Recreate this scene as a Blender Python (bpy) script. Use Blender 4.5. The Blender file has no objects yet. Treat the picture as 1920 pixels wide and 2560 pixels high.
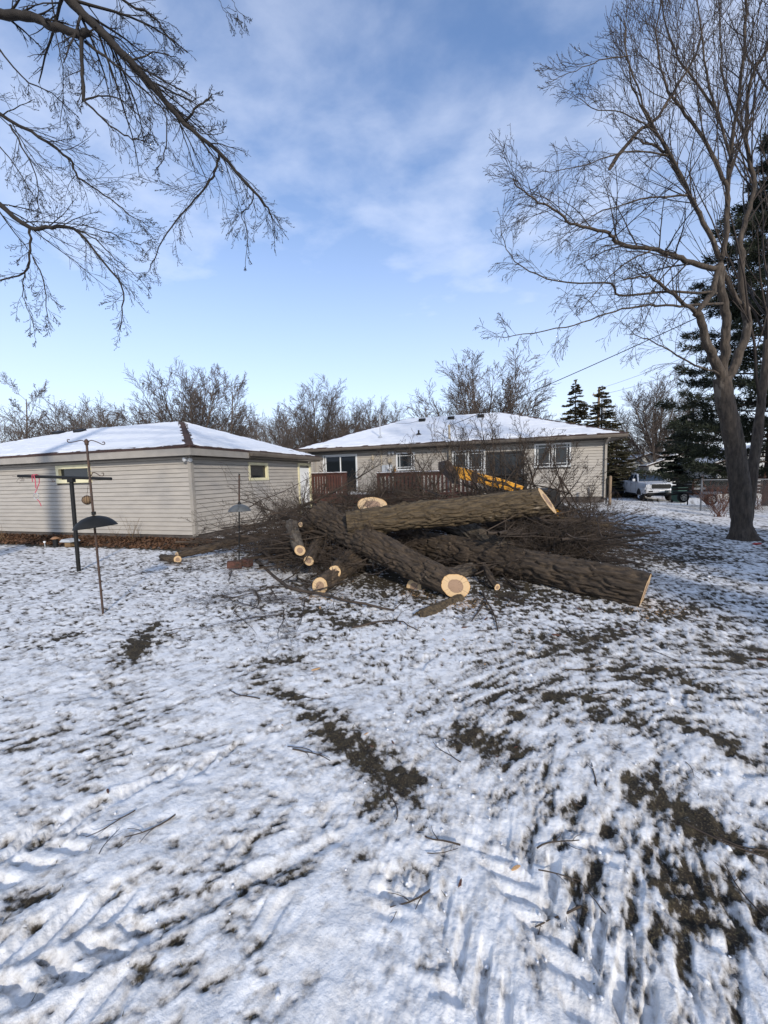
import bpy, bmesh, math, random
import numpy as np
from mathutils import Vector, Matrix, Euler

# ------------------------------------------------------------------ camera, sky, sun, exposure
S = bpy.context.scene
COL = S.collection
FPX = 980.0                      # focal length in pixels of the 1920 x 2560 photograph
EYE = Vector((0, 0, 1.65))
PITCH, ROLL = math.radians(-5.2), -0.027
cam_d = bpy.data.cameras.new('camera')
cam = bpy.data.objects.new('camera', cam_d)
COL.objects.link(cam)
CAMROT = Matrix.Rotation(math.pi / 2 + PITCH, 3, 'X') @ Matrix.Rotation(ROLL, 3, 'Z')
cam.matrix_world = Matrix.Translation(EYE) @ CAMROT.to_4x4()
cam_d.sensor_fit = 'VERTICAL'
cam_d.sensor_height = 36.0
cam_d.lens = FPX / 2560 * 36.0
cam_d.clip_start = 0.05
cam_d.clip_end = 3000
S.camera = cam

SUN_AZ = Vector((0.30, -0.95)).normalized()      # towards the sun, on the ground
SUN_EL = math.radians(23)
w = bpy.data.worlds.new('World')
S.world = w
w.use_nodes = True
nt = w.node_tree
nt.nodes.clear()
N = nt.nodes.new
out = N('ShaderNodeOutputWorld')
bg = N('ShaderNodeBackground')
bg.inputs['Strength'].default_value = 0.15
sky = N('ShaderNodeTexSky')
sky.sky_type = 'NISHITA'
sky.sun_disc = False
sky.sun_elevation = SUN_EL
sky.sun_rotation = math.atan2(SUN_AZ.x, SUN_AZ.y)
sky.air_density = 1.0
sky.dust_density = 0.4
sky.ozone_density = 3.5
geo = N('ShaderNodeTexCoord')
sep = N('ShaderNodeSeparateXYZ')
nt.links.new(geo.outputs['Generated'], sep.inputs[0])
mx = N('ShaderNodeMath'); mx.operation = 'MAXIMUM'; mx.inputs[1].default_value = 0.0
nt.links.new(sep.outputs['Z'], mx.inputs[0])
ad = N('ShaderNodeMath'); ad.operation = 'ADD'; ad.inputs[1].default_value = 0.22
nt.links.new(mx.outputs[0], ad.inputs[0])
dv = N('ShaderNodeVectorMath'); dv.operation = 'DIVIDE'
cmb = N('ShaderNodeCombineXYZ')
for i in range(3):
    nt.links.new(ad.outputs[0], cmb.inputs[i])
nt.links.new(geo.outputs['Generated'], dv.inputs[0])
nt.links.new(cmb.outputs[0], dv.inputs[1])


CLOUD_OFF = (1.4, 5.6, 0.0)


def wnoise(scale, detail, rough, dist, stretch=(1, 1, 0.2)):
    mp = N('ShaderNodeMapping')
    mp.inputs['Scale'].default_value = stretch
    mp.inputs['Rotation'].default_value = (0, 0, 0.35)
    mp.inputs['Location'].default_value = CLOUD_OFF
    nt.links.new(dv.outputs[0], mp.inputs[0])
    n = N('ShaderNodeTexNoise')
    n.inputs['Scale'].default_value = scale
    n.inputs['Detail'].default_value = detail
    n.inputs['Roughness'].default_value = rough
    n.inputs['Distortion'].default_value = dist
    nt.links.new(mp.outputs[0], n.inputs['Vector'])
    return n.outputs['Fac']


def wmath(op, a, b):
    m = N('ShaderNodeMath'); m.operation = op
    for i, v in enumerate((a, b)):
        if isinstance(v, (int, float)):
            m.inputs[i].default_value = v
        else:
            nt.links.new(v, m.inputs[i])
    return m.outputs[0]


big = wnoise(1.3, 4, 0.5, 0.1)
fine = wnoise(4.6, 6, 0.55, 0.15, (1.0, 1.35, 0.3))
cl = wmath('ADD', wmath('MULTIPLY', big, 0.56), wmath('MULTIPLY', fine, 0.44))
ramp = N('ShaderNodeMapRange'); ramp.interpolation_type = 'SMOOTHSTEP'
ramp.inputs['From Min'].default_value = 0.34
ramp.inputs['From Max'].default_value = 0.68
ramp.inputs['To Min'].default_value = 0.10
ramp.inputs['To Max'].default_value = 0.58
nt.links.new(cl, ramp.inputs['Value'])
mixc = N('ShaderNodeMix'); mixc.data_type = 'RGBA'
hz = wmath('POWER', wmath('SUBTRACT', 1.0, wmath('MINIMUM', wmath('MULTIPLY', mx.outputs[0], 1.25), 1.0)), 1.3)   # pale haze low over the horizon, all round
nt.links.new(wmath('MAXIMUM', ramp.outputs[0], wmath('MULTIPLY', hz, 0.90)), mixc.inputs['Factor'])
hs = N('ShaderNodeHueSaturation'); hs.inputs['Saturation'].default_value = 1.18; hs.inputs['Hue'].default_value = 0.503
nt.links.new(sky.outputs[0], hs.inputs['Color'])
nt.links.new(hs.outputs[0], mixc.inputs['A'])
mixc.inputs['B'].default_value = (4.5, 4.85, 5.75, 1)       # thin sunlit cirrus veil
nt.links.new(mixc.outputs['Result'], bg.inputs['Color'])
nt.links.new(bg.outputs[0], out.inputs[0])

sd = bpy.data.lights.new('sun', 'SUN')
sd.energy = 2.35
sd.angle = math.radians(2.5)
sd.color = (1.0, 0.93, 0.83)
sun = bpy.data.objects.new('sun', sd)
COL.objects.link(sun)
sv = Vector((SUN_AZ.x * math.cos(SUN_EL), SUN_AZ.y * math.cos(SUN_EL), math.sin(SUN_EL)))
sun.rotation_euler = sv.to_track_quat('Z', 'Y').to_euler()
sun.location = sv * 60
S.view_settings.view_transform = 'Standard'
S.view_settings.look = 'None'
S.view_settings.gamma = 1
S.view_settings.use_curve_mapping = False
S.view_settings.exposure = 0.55
S.cycles.max_bounces = 6
S.cycles.diffuse_bounces = 3
S.cycles.transparent_max_bounces = 6

# ------------------------------------------------------------------ numpy noise
def _h(ix, iy, iz, seed):
    with np.errstate(over='ignore'):
        a = ix.astype(np.uint32) * np.uint32(374761393) + iy.astype(np.uint32) * np.uint32(668265263) \
            + iz.astype(np.uint32) * np.uint32(2246822519) + np.uint32(seed * 3266489 + 77)
        a = (a ^ (a >> np.uint32(13))) * np.uint32(1274126177)
        a = (a ^ (a >> np.uint32(16))) * np.uint32(2654435761)
        a = a ^ (a >> np.uint32(15))
    return a.astype(np.float64) / 4294967295.0


def vn2(x, y, seed=0):
    ix, iy = np.floor(x).astype(np.int64), np.floor(y).astype(np.int64)
    fx, fy = x - ix, y - iy
    fx = fx * fx * fx * (fx * (fx * 6 - 15) + 10); fy = fy * fy * fy * (fy * (fy * 6 - 15) + 10)
    z = np.zeros_like(ix)
    a, b = _h(ix, iy, z, seed), _h(ix + 1, iy, z, seed)
    c, d = _h(ix, iy + 1, z, seed), _h(ix + 1, iy + 1, z, seed)
    return (a + (b - a) * fx) * (1 - fy) + (c + (d - c) * fx) * fy


def vn3(x, y, z, seed=0):
    ix, iy, iz = np.floor(x).astype(np.int64), np.floor(y).astype(np.int64), np.floor(z).astype(np.int64)
    fx, fy, fz = x - ix, y - iy, z - iz
    fx = fx * fx * (3 - 2 * fx); fy = fy * fy * (3 - 2 * fy); fz = fz * fz * (3 - 2 * fz)
    r = 0
    for dx in (0, 1):
        for dy in (0, 1):
            for dz in (0, 1):
                r = r + _h(ix + dx, iy + dy, iz + dz, seed) * (fx if dx else 1 - fx) * (fy if dy else 1 - fy) * (fz if dz else 1 - fz)
    return r


def fbm2(x, y, oct=4, seed=0, gain=0.5):
    t, a, s = 0, 1.0, 0.0
    for i in range(oct):
        c, sn = math.cos(0.6 * i + 0.3), math.sin(0.6 * i + 0.3)
        t = t + a * vn2(c * x - sn * y, sn * x + c * y, seed + i * 17)
        s += a; a *= gain; x = x * 2.03; y = y * 2.03
    return t / s


def sst(a, b, x):
    t = np.clip((x - a) / (b - a), 0, 1)
    return t * t * (3 - 2 * t)


# ------------------------------------------------------------------ pixels to places
AX = math.radians(17)                                   # the buildings stand turned by 17 degrees
LV = Vector((math.cos(AX), -math.sin(AX), 0))           # along the back walls
DV = Vector((math.sin(AX), math.cos(AX), 0))            # away into the lot


def zbase(x, y):
    """large shape of the ground (works on arrays and floats)"""
    v = x * DV.x + y * DV.y
    u = x * LV.x + y * LV.y
    return 0.27 * sst(11, 18, v) * (1 - sst(4.6, 8.0, u)) * (1 - sst(24, 32, v)) - 0.58 * sst(19.5, 29, v)


def ray(px, py):
    return (CAMROT @ Vector(((px - 960) / FPX, -(py - 1280) / FPX, -1))).normalized()


def at_z(px, py, z):
    r = ray(px, py)
    return EYE + r * ((z - EYE.z) / r.z)


def at_y(px, py, y):
    r = ray(px, py)
    return EYE + r * (y / r.y)


def G(px, py):
    z = 0.0
    for _ in range(12):
        p = at_z(px, py, z)
        z = 0.5 * z + 0.5 * float(zbase(p.x, p.y))
    return Vector((p.x, p.y, float(zbase(p.x, p.y))))


def gz(x, y):
    return float(zbase(x, y))


# ------------------------------------------------------------------ mesh helpers
def npmesh(name, V, quads=None, tris=None, mat=None, parent=None, smooth=False, attrs=None):
    me = bpy.data.meshes.new(name)
    V = np.asarray(V, dtype=np.float32).reshape(-1, 3)
    me.vertices.add(len(V))
    me.vertices.foreach_set('co', V.ravel())
    nq = 0 if quads is None else len(quads)
    ntr = 0 if tris is None else len(tris)
    li, tot = [], []
    if nq:
        li.append(np.asarray(quads, dtype=np.int32).ravel()); tot.append(np.full(nq, 4, dtype=np.int32))
    if ntr:
        li.append(np.asarray(tris, dtype=np.int32).ravel()); tot.append(np.full(ntr, 3, dtype=np.int32))
    li = np.concatenate(li); tot = np.concatenate(tot)
    st = np.concatenate([[0], np.cumsum(tot)[:-1]]).astype(np.int32)
    me.loops.add(len(li)); me.loops.foreach_set('vertex_index', li)
    me.polygons.add(len(tot)); me.polygons.foreach_set('loop_start', st)
    me.polygons.foreach_set('loop_total', tot)
    if smooth:
        me.polygons.foreach_set('use_smooth', np.ones(len(tot), dtype=bool))
    for k, v in (attrs or {}).items():
        a = me.attributes.new(k, 'FLOAT', 'POINT')
        a.data.foreach_set('value', np.asarray(v, dtype=np.float32))
    me.update(calc_edges=True)
    o = bpy.data.objects.new(name, me)
    COL.objects.link(o)
    if mat:
        me.materials.append(mat)
    if parent:
        o.parent = parent
    return o


class MB:
    def __init__(s):
        s.v, s.f = [], []

    def add(s, V, F):
        o = len(s.v)
        s.v += [tuple(p) for p in V]
        s.f += [tuple(i + o for i in f) for f in F]
        return s

    def box(s, x0, x1, y0, y1, z0, z1):
        return s.add([(x0, y0, z0), (x1, y0, z0), (x1, y1, z0), (x0, y1, z0), (x0, y0, z1), (x1, y0, z1), (x1, y1, z1), (x0, y1, z1)],
                     [(0, 3, 2, 1), (4, 5, 6, 7), (0, 1, 5, 4), (1, 2, 6, 5), (2, 3, 7, 6), (3, 0, 4, 7)])

    def bar(s, a, b, w_, h_, up=(0, 0, 1)):
        a, b = Vector(a), Vector(b)
        t = (b - a).normalized()
        sx = t.cross(Vector(up))
        if sx.length < 1e-4:
            sx = t.cross(Vector((1, 0, 0)))
        sx.normalize(); sy = sx.cross(t)
        V = [p + sx * i * w_ / 2 + sy * j * h_ / 2 for p in (a, b) for i, j in ((-1, -1), (1, -1), (1, 1), (-1, 1))]
        return s.add(V, [(3, 2, 1, 0), (4, 5, 6, 7), (0, 1, 5, 4), (1, 2, 6, 5), (2, 3, 7, 6), (3, 0, 4, 7)])

    def tube(s, pts, rad, n=8, caps=True):
        pts = [Vector(p) for p in pts]
        if not hasattr(rad, '__len__'):
            rad = [rad] * len(pts)
        m = (pts[-1] - pts[0])
        ref = Vector((0, 0, 1)) if abs(m.normalized().z) < 0.8 else Vector((1, 0, 0))
        V, F = [], []
        for i, p in enumerate(pts):
            t = (pts[min(i + 1, len(pts) - 1)] - pts[max(i - 1, 0)]).normalized()
            u = t.cross(ref)
            u = u.normalized() if u.length > 1e-4 else t.orthogonal().normalized()
            v = u.cross(t)
            for k in range(n):
                a = 2 * math.pi * k / n
                V.append(p + (u * math.cos(a) + v * math.sin(a)) * rad[i])
        for i in range(len(pts) - 1):
            for k in range(n):
                k2 = (k + 1) % n
                F.append((i * n + k, i * n + k2, (i + 1) * n + k2, (i + 1) * n + k))
        if caps:
            F.append(tuple(range(n))[::-1]); F.append(tuple((len(pts) - 1) * n + k for k in range(n)))
        return s.add(V, F)

    def lathe(s, prof, n=24, c=(0, 0, 0), axis='z'):
        V, F = [], []
        for r, z in prof:
            for k in range(n):
                a = 2 * math.pi * k / n
                p = (r * math.cos(a), r * math.sin(a), z)
                if axis == 'y':
                    p = (p[0], p[2], p[1])
                elif axis == 'x':
                    p = (p[2], p[0], p[1])
                V.append((p[0] + c[0], p[1] + c[1], p[2] + c[2]))
        for i in range(len(prof) - 1):
            for k in range(n):
                k2 = (k + 1) % n
                F.append((i * n + k, i * n + k2, (i + 1) * n + k2, (i + 1) * n + k))
        return s.add(V, F)

    def prism(s, poly, a0, a1, axis='y'):
        """poly in (x, z) swept along y, or in (y, z) swept along x, or (x, y) swept along z"""
        def m(p, a):
            return {'y': (p[0], a, p[1]), 'x': (a, p[0], p[1]), 'z': (p[0], p[1], a)}[axis]
        n = len(poly)
        V = [m(p, a0) for p in poly] + [m(p, a1) for p in poly]
        F = [tuple(range(n)), tuple(range(2 * n - 1, n - 1, -1))]
        F += [(i, i + n, (i + 1) % n + n, (i + 1) % n) for i in range(n)]
        return s.add(V, F)

    def build(s, name, mat=None, parent=None, smooth=False, bevel=0.0):
        me = bpy.data.meshes.new(name)
        me.from_pydata(s.v, [], s.f)
        bm = bmesh.new(); bm.from_mesh(me)
        bmesh.ops.recalc_face_normals(bm, faces=bm.faces)
        if bevel:
            bmesh.ops.bevel(bm, geom=list(bm.edges), offset=bevel, segments=2, profile=0.6, affect='EDGES', clamp_overlap=True)
        if smooth:
            for f in bm.faces:
                f.smooth = True
            for e in bm.edges:
                if len(e.link_faces) == 2 and e.calc_face_angle(0) > 0.7:
                    e.smooth = False
        bm.to_mesh(me); bm.free()
        o = bpy.data.objects.new(name, me)
        COL.objects.link(o)
        if mat:
            me.materials.append(mat)
        if parent:
            o.parent = parent
        return o


def tag(o, label=None, cat=None, group=None, kind=None):
    if label: o['label'] = label
    if cat: o['category'] = cat
    if group: o['group'] = group
    if kind: o['kind'] = kind
    return o


def thing(name, label, cat, loc=(0, 0, 0), rz=0.0, group=None):
    o = bpy.data.objects.new(name, None)
    COL.objects.link(o)
    o.location = loc; o.rotation_euler = (0, 0, rz)
    return tag(o, label, cat, group)


def copy_tree(o, parent=None):
    c = o.copy(); COL.objects.link(c); c.parent = parent
    for ch in [x for x in bpy.data.objects if x.parent == o]:
        copy_tree(ch, c)
    return c


def tubes(polys, sides):
    """many tapered tubes at once: polys = [(points, radii)]"""
    P = np.array([tuple(p) for q in polys for p in q[0]], dtype=np.float64)
    R = np.array([r for q in polys for r in q[1]], dtype=np.float64)
    ln = np.array([len(q[0]) for q in polys])
    end = np.cumsum(ln); start = end - ln
    nxt = np.arange(len(P)) + 1; nxt[end - 1] = end - 1
    prv = np.arange(len(P)) - 1; prv[start] = start
    T = P[nxt] - P[prv]
    T /= np.maximum(np.linalg.norm(T, axis=1, keepdims=True), 1e-9)
    mean = P[end - 1] - P[start]
    ax = np.argmin(np.abs(mean), axis=1)
    ref = np.zeros((len(polys), 3)); ref[np.arange(len(polys)), ax] = 1
    ref = np.repeat(ref, ln, axis=0)
    U = np.cross(T, ref); U /= np.maximum(np.linalg.norm(U, axis=1, keepdims=True), 1e-6)
    W = np.cross(U, T)
    a = np.arange(sides) * 2 * math.pi / sides
    V = P[:, None, :] + (U[:, None, :] * np.cos(a)[None, :, None] + W[:, None, :] * np.sin(a)[None, :, None]) * R[:, None, None]
    V = V.reshape(-1, 3)
    keep = np.ones(len(P), dtype=bool); keep[end - 1] = False
    i = np.nonzero(keep)[0]
    k = np.arange(sides); k2 = (k + 1) % sides
    Q = np.stack([(i[:, None] * sides + k), (i[:, None] * sides + k2), ((i[:, None] + 1) * sides + k2), ((i[:, None] + 1) * sides + k)], axis=-1).reshape(-1, 4)
    return V, Q


def tube_obj(name, polys, sides, mat, parent=None, smooth=True):
    V, Q = tubes(polys, sides)
    return npmesh(name, V, Q, None, mat, parent, smooth)


# ------------------------------------------------------------------ materials
def mat(name, c1, c2=None, scale=6.0, rough=0.8, bump=0.0, bscale=None, stretch=(1, 1, 1), metal=0.0, detail=6, lo=0.35, hi=0.65,
        spec=0.4, c3=None, s3=3.0, t3=0.62):
    m = bpy.data.materials.new(name); m.use_nodes = True
    t = m.node_tree; b = t.nodes['Principled BSDF']
    b.inputs['Roughness'].default_value = rough
    b.inputs['Metallic'].default_value = metal
    b.inputs['Specular IOR Level'].default_value = spec
    tc = t.nodes.new('ShaderNodeTexCoord'); mp = t.nodes.new('ShaderNodeMapping')
    mp.inputs['Scale'].default_value = stretch
    t.links.new(tc.outputs['Object'], mp.inputs[0])
    def noise(sc, d=detail):
        n = t.nodes.new('ShaderNodeTexNoise')
        n.inputs['Scale'].default_value = sc; n.inputs['Detail'].default_value = d; n.inputs['Roughness'].default_value = 0.62
        t.links.new(mp.outputs[0], n.inputs['Vector'])
        return n.outputs['Fac']
    def mr(v, a, b_):
        r = t.nodes.new('ShaderNodeMapRange'); r.inputs['From Min'].default_value = a; r.inputs['From Max'].default_value = b_
        t.links.new(v, r.inputs['Value']); return r.outputs[0]
    def mix(f, A, B):
        x = t.nodes.new('ShaderNodeMix'); x.data_type = 'RGBA'
        t.links.new(f, x.inputs['Factor'])
        for nme, v in (('A', A), ('B', B)):
            if isinstance(v, tuple): x.inputs[nme].default_value = v + (1,)
            else: t.links.new(v, x.inputs[nme])
        return x.outputs['Result']
    if c2 is None:
        c2 = tuple(c * 0.82 for c in c1)
    col = mix(mr(noise(scale), lo, hi), c1, c2)
    if c3:
        col = mix(mr(noise(s3, 5), t3, t3 + 0.05), col, c3)
    t.links.new(col, b.inputs['Base Color'])
    if bump:
        bp = t.nodes.new('ShaderNodeBump'); bp.inputs['Strength'].default_value = bump; bp.inputs['Distance'].default_value = 0.02
        t.links.new(noise(bscale or scale * 2), bp.inputs['Height']); t.links.new(bp.outputs[0], b.inputs['Normal'])
    return m


M = {}
M['siding'] = mat('vinyl_siding', (0.405, 0.365, 0.312), (0.335, 0.303, 0.262), 1.6, 0.55, 0.08, 60, (1, 1, 4))
M['trim'] = mat('taupe_trim', (0.33, 0.295, 0.25), (0.28, 0.25, 0.21), 3, 0.5, 0.03, 40)
M['gutter'] = mat('brown_gutter', (0.15, 0.125, 0.10), (0.115, 0.095, 0.075), 3, 0.45)
M['soffit'] = mat('soffit', (0.16, 0.135, 0.11), None, 5, 0.6)
M['cream'] = mat('cream_frame', (0.72, 0.66, 0.42), (0.62, 0.56, 0.36), 4, 0.5, 0.03)
M['white'] = mat('white_frame', (0.76, 0.76, 0.74), (0.68, 0.68, 0.66), 5, 0.45)
M['foundation'] = mat('concrete_block', (0.10, 0.085, 0.075), (0.06, 0.05, 0.045), 5, 0.95, 0.5, 30)
M['shingle'] = mat('shingle', (0.075, 0.04, 0.03), (0.04, 0.025, 0.022), 30, 0.95, 0.6, 90)
M['snow'] = mat('snow', (0.74, 0.745, 0.755), (0.66, 0.67, 0.685), 3, 0.6, 0.30, 14, spec=0.3)
M['crumb'] = mat('snow_crumb', (0.70, 0.71, 0.73), (0.60, 0.605, 0.62), 30, 0.7, 0.2, 60, spec=0.15)
M['galv'] = mat('dull_galvanised', (0.16, 0.165, 0.17), (0.12, 0.125, 0.13), 6, 0.6)
M['deck'] = mat('stained_deck_wood', (0.080, 0.026, 0.016), (0.045, 0.016, 0.011), 5, 0.75, 0.25, 30, (6, 6, 1))
M['black'] = mat('black_steel', (0.010, 0.0105, 0.011), (0.016, 0.016, 0.016), 8, 0.6, 0.05, 50, spec=0.2)
M['rust'] = mat('rusty_steel', (0.035, 0.026, 0.022), (0.075, 0.038, 0.022), 14, 0.65, 0.25, 60)
M['rubber'] = mat('rubber', (0.012, 0.012, 0.013), (0.022, 0.021, 0.02), 8, 0.85, 0.2, 40)
M['yellow'] = mat('yellow_paint', (0.72, 0.33, 0.012), (0.58, 0.25, 0.012), 4, 0.4, 0.05, 20, c3=(0.16, 0.10, 0.05), s3=7, t3=0.66)
M['brick'] = mat('red_brick', (0.115, 0.05, 0.036), (0.07, 0.034, 0.026), 9, 0.9, 0.5, 40)
M['bark'] = mat('furrowed_bark', (0.100, 0.070, 0.044), (0.026, 0.019, 0.014), 30, 0.92, 1.0, 60, (1, 1, 0.22), c3=(0.25, 0.20, 0.14), s3=14, t3=0.665)
M['bark_moss'] = mat('mossy_bark', (0.118, 0.084, 0.046), (0.034, 0.025, 0.016), 30, 0.92, 0.9, 46, (1, 1, 0.22), c3=(0.26, 0.21, 0.15), s3=12, t3=0.665)
M['bark_pale'] = mat('pale_bark', (0.145, 0.118, 0.088), (0.05, 0.04, 0.03), 30, 0.92, 0.9, 46, (1, 1, 0.22), c3=(0.30, 0.25, 0.19), s3=11, t3=0.64)
M['maple'] = mat('maple_bark', (0.098, 0.074, 0.054), (0.036, 0.028, 0.021), 18, 0.92, 1.0, 30, (1, 1, 0.25), c3=(0.15, 0.122, 0.094), s3=4, t3=0.62)
M['bough'] = mat('dark_bough', (0.030, 0.024, 0.019), (0.015, 0.012, 0.010), 9, 0.9, 0.6, 30, (1, 1, 1))
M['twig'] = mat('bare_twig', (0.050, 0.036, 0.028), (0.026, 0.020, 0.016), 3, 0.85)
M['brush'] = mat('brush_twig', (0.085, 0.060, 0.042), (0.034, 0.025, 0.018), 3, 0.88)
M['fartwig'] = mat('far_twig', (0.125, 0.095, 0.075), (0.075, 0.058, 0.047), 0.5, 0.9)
M['chip'] = mat('fresh_wood', (0.62, 0.39, 0.19), (0.48, 0.26, 0.11), 12, 0.8, 0.4, 40)
M['leaf'] = mat('dead_leaf', (0.135, 0.065, 0.03), (0.06, 0.032, 0.018), 3, 0.9)
M['grass'] = mat('winter_grass', (0.085, 0.068, 0.030), (0.045, 0.038, 0.018), 3, 0.9)
M['needle'] = mat('spruce_needles', (0.036, 0.048, 0.028), (0.016, 0.024, 0.015), 1.2, 0.8)
M['needle_b'] = mat('tan_green_spruce_needles', (0.125, 0.105, 0.052), (0.055, 0.052, 0.028), 1.0, 0.8)
M['pine'] = mat('pine_needles', (0.024, 0.031, 0.012), (0.010, 0.014, 0.007), 1.0, 0.75)
M['silver'] = mat('silver_paint', (0.50, 0.51, 0.53), (0.44, 0.45, 0.47), 2, 0.32, metal=0.15)
M['chrome'] = mat('chrome', (0.75, 0.75, 0.76), None, 2, 0.15, metal=0.9)
M['pole'] = mat('utility_pole_wood', (0.27, 0.19, 0.12), (0.20, 0.14, 0.09), 5, 0.9, 0.3, 20, (3, 3, 0.3))
M['grey'] = mat('grey_metal', (0.42, 0.44, 0.46), (0.35, 0.37, 0.39), 4, 0.5)
M['beige'] = mat('beige_conduit', (0.43, 0.37, 0.28), (0.36, 0.30, 0.22), 6, 0.6)
M['pink'] = mat('pink_webbing', (0.48, 0.09, 0.12), (0.36, 0.06, 0.09), 10, 0.7)
M['palewall'] = mat('pale_siding', (0.50, 0.49, 0.47), (0.44, 0.43, 0.41), 1, 0.7)
M['green'] = mat('green_plastic', (0.02, 0.07, 0.05), (0.015, 0.05, 0.038), 2, 0.5)
M['copper'] = mat('copper_cap', (0.42, 0.23, 0.12), (0.34, 0.18, 0.09), 8, 0.45, metal=0.3)
M['redtwig'] = mat('red_brown_twig', (0.12, 0.05, 0.03), (0.07, 0.032, 0.022), 3, 0.9)
M['tan'] = mat('dry_stem', (0.25, 0.17, 0.09), (0.17, 0.11, 0.06), 4, 0.9)


def glass(name, c=(0.012, 0.015, 0.018), rough=0.06):
    m = bpy.data.materials.new(name); m.use_nodes = True
    b = m.node_tree.nodes['Principled BSDF']
    b.inputs['Base Color'].default_value = c + (1,)
    b.inputs['Roughness'].default_value = rough
    b.inputs['Specular IOR Level'].default_value = 0.5
    return m


M['glass'] = glass('dark_window_glass')
M['glass_car'] = glass('car_glass', (0.015, 0.025, 0.04), 0.03)
M['lamp'] = glass('lamp_lens', (0.6, 0.6, 0.6), 0.1)


def cutwood():
    m = bpy.data.materials.new('cut_wood'); m.use_nodes = True
    t = m.node_tree; b = t.nodes['Principled BSDF']; b.inputs['Roughness'].default_value = 0.75
    tc = t.nodes.new('ShaderNodeTexCoord')
    nz = t.nodes.new('ShaderNodeTexNoise'); nz.inputs['Scale'].default_value = 7; nz.inputs['Detail'].default_value = 4
    t.links.new(tc.outputs['Object'], nz.inputs['Vector'])
    ln = t.nodes.new('ShaderNodeAttribute'); ln.attribute_name = 'rr'
    a = t.nodes.new('ShaderNodeMath'); a.operation = 'MULTIPLY_ADD'; a.inputs[1].default_value = 0.12
    t.links.new(nz.outputs['Fac'], a.inputs[0]); t.links.new(ln.outputs['Fac'], a.inputs[2])
    rp = t.nodes.new('ShaderNodeValToRGB')
    e = rp.color_ramp.elements
    e[0].position = 0.0; e[0].color = (0.36, 0.23, 0.145, 1)
    e[1].position = 1.0; e[1].color = (0.68, 0.46, 0.25, 1)
    for p, c in ((0.52, (0.34, 0.22, 0.14, 1)), (0.575, (0.29, 0.18, 0.11, 1)), (0.62, (0.66, 0.46, 0.26, 1)), (0.95, (0.68, 0.47, 0.25, 1)), (1.02, (0.62, 0.38, 0.17, 1))):
        x = e.new(p); x.color = c
    t.links.new(a.outputs[0], rp.inputs[0])
    # growth rings
    sn = t.nodes.new('ShaderNodeMath'); sn.operation = 'SINE'
    mu = t.nodes.new('ShaderNodeMath'); mu.operation = 'MULTIPLY'; mu.inputs[1].default_value = 95
    t.links.new(a.outputs[0], mu.inputs[0]); t.links.new(mu.outputs[0], sn.inputs[0])
    ma = t.nodes.new('ShaderNodeMath'); ma.operation = 'MULTIPLY_ADD'; ma.inputs[1].default_value = 0.06; ma.inputs[2].default_value = 0.93
    t.links.new(sn.outputs[0], ma.inputs[0])
    vm = t.nodes.new('ShaderNodeMix'); vm.data_type = 'RGBA'; vm.blend_type = 'MULTIPLY'; vm.inputs['Factor'].default_value = 1
    t.links.new(rp.outputs[0], vm.inputs['A']); t.links.new(ma.outputs[0], vm.inputs['B'])
    wv = t.nodes.new('ShaderNodeTexWave'); wv.inputs['Scale'].default_value = 26; wv.inputs['Distortion'].default_value = 2.5; wv.inputs['Detail'].default_value = 3
    t.links.new(tc.outputs['Object'], wv.inputs['Vector'])
    wr = t.nodes.new('ShaderNodeMapRange'); wr.inputs['To Min'].default_value = 0.84; wr.inputs['To Max'].default_value = 1.03; t.links.new(wv.outputs['Fac'], wr.inputs['Value'])
    an = t.nodes.new('ShaderNodeAttribute'); an.attribute_name = 'aa'
    nc = t.nodes.new('ShaderNodeTexNoise'); nc.noise_dimensions = '1D'; nc.inputs['Scale'].default_value = 7; nc.inputs['Detail'].default_value = 3
    t.links.new(an.outputs['Fac'], nc.inputs['W'])
    cr = t.nodes.new('ShaderNodeMapRange'); cr.inputs['From Min'].default_value = 0.66; cr.inputs['From Max'].default_value = 0.70; cr.inputs['To Min'].default_value = 1.0; cr.inputs['To Max'].default_value = 0.45
    t.links.new(nc.outputs['Fac'], cr.inputs['Value'])
    m1 = t.nodes.new('ShaderNodeMath'); m1.operation = 'MULTIPLY'; t.links.new(wr.outputs[0], m1.inputs[0]); t.links.new(cr.outputs[0], m1.inputs[1])
    v2 = t.nodes.new('ShaderNodeMix'); v2.data_type = 'RGBA'; v2.blend_type = 'MULTIPLY'; v2.inputs['Factor'].default_value = 1
    t.links.new(vm.outputs['Result'], v2.inputs['A']); t.links.new(m1.outputs[0], v2.inputs['B'])
    t.links.new(v2.outputs['Result'], b.inputs['Base Color'])
    bp = t.nodes.new('ShaderNodeBump'); bp.inputs['Strength'].default_value = 0.3; bp.inputs['Distance'].default_value = 0.01
    n2 = t.nodes.new('ShaderNodeTexNoise'); n2.inputs['Scale'].default_value = 50
    t.links.new(tc.outputs['Object'], n2.inputs['Vector']); t.links.new(n2.outputs['Fac'], bp.inputs['Height'])
    t.links.new(bp.outputs[0], b.inputs['Normal'])
    return m


M['cut'] = cutwood()


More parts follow.
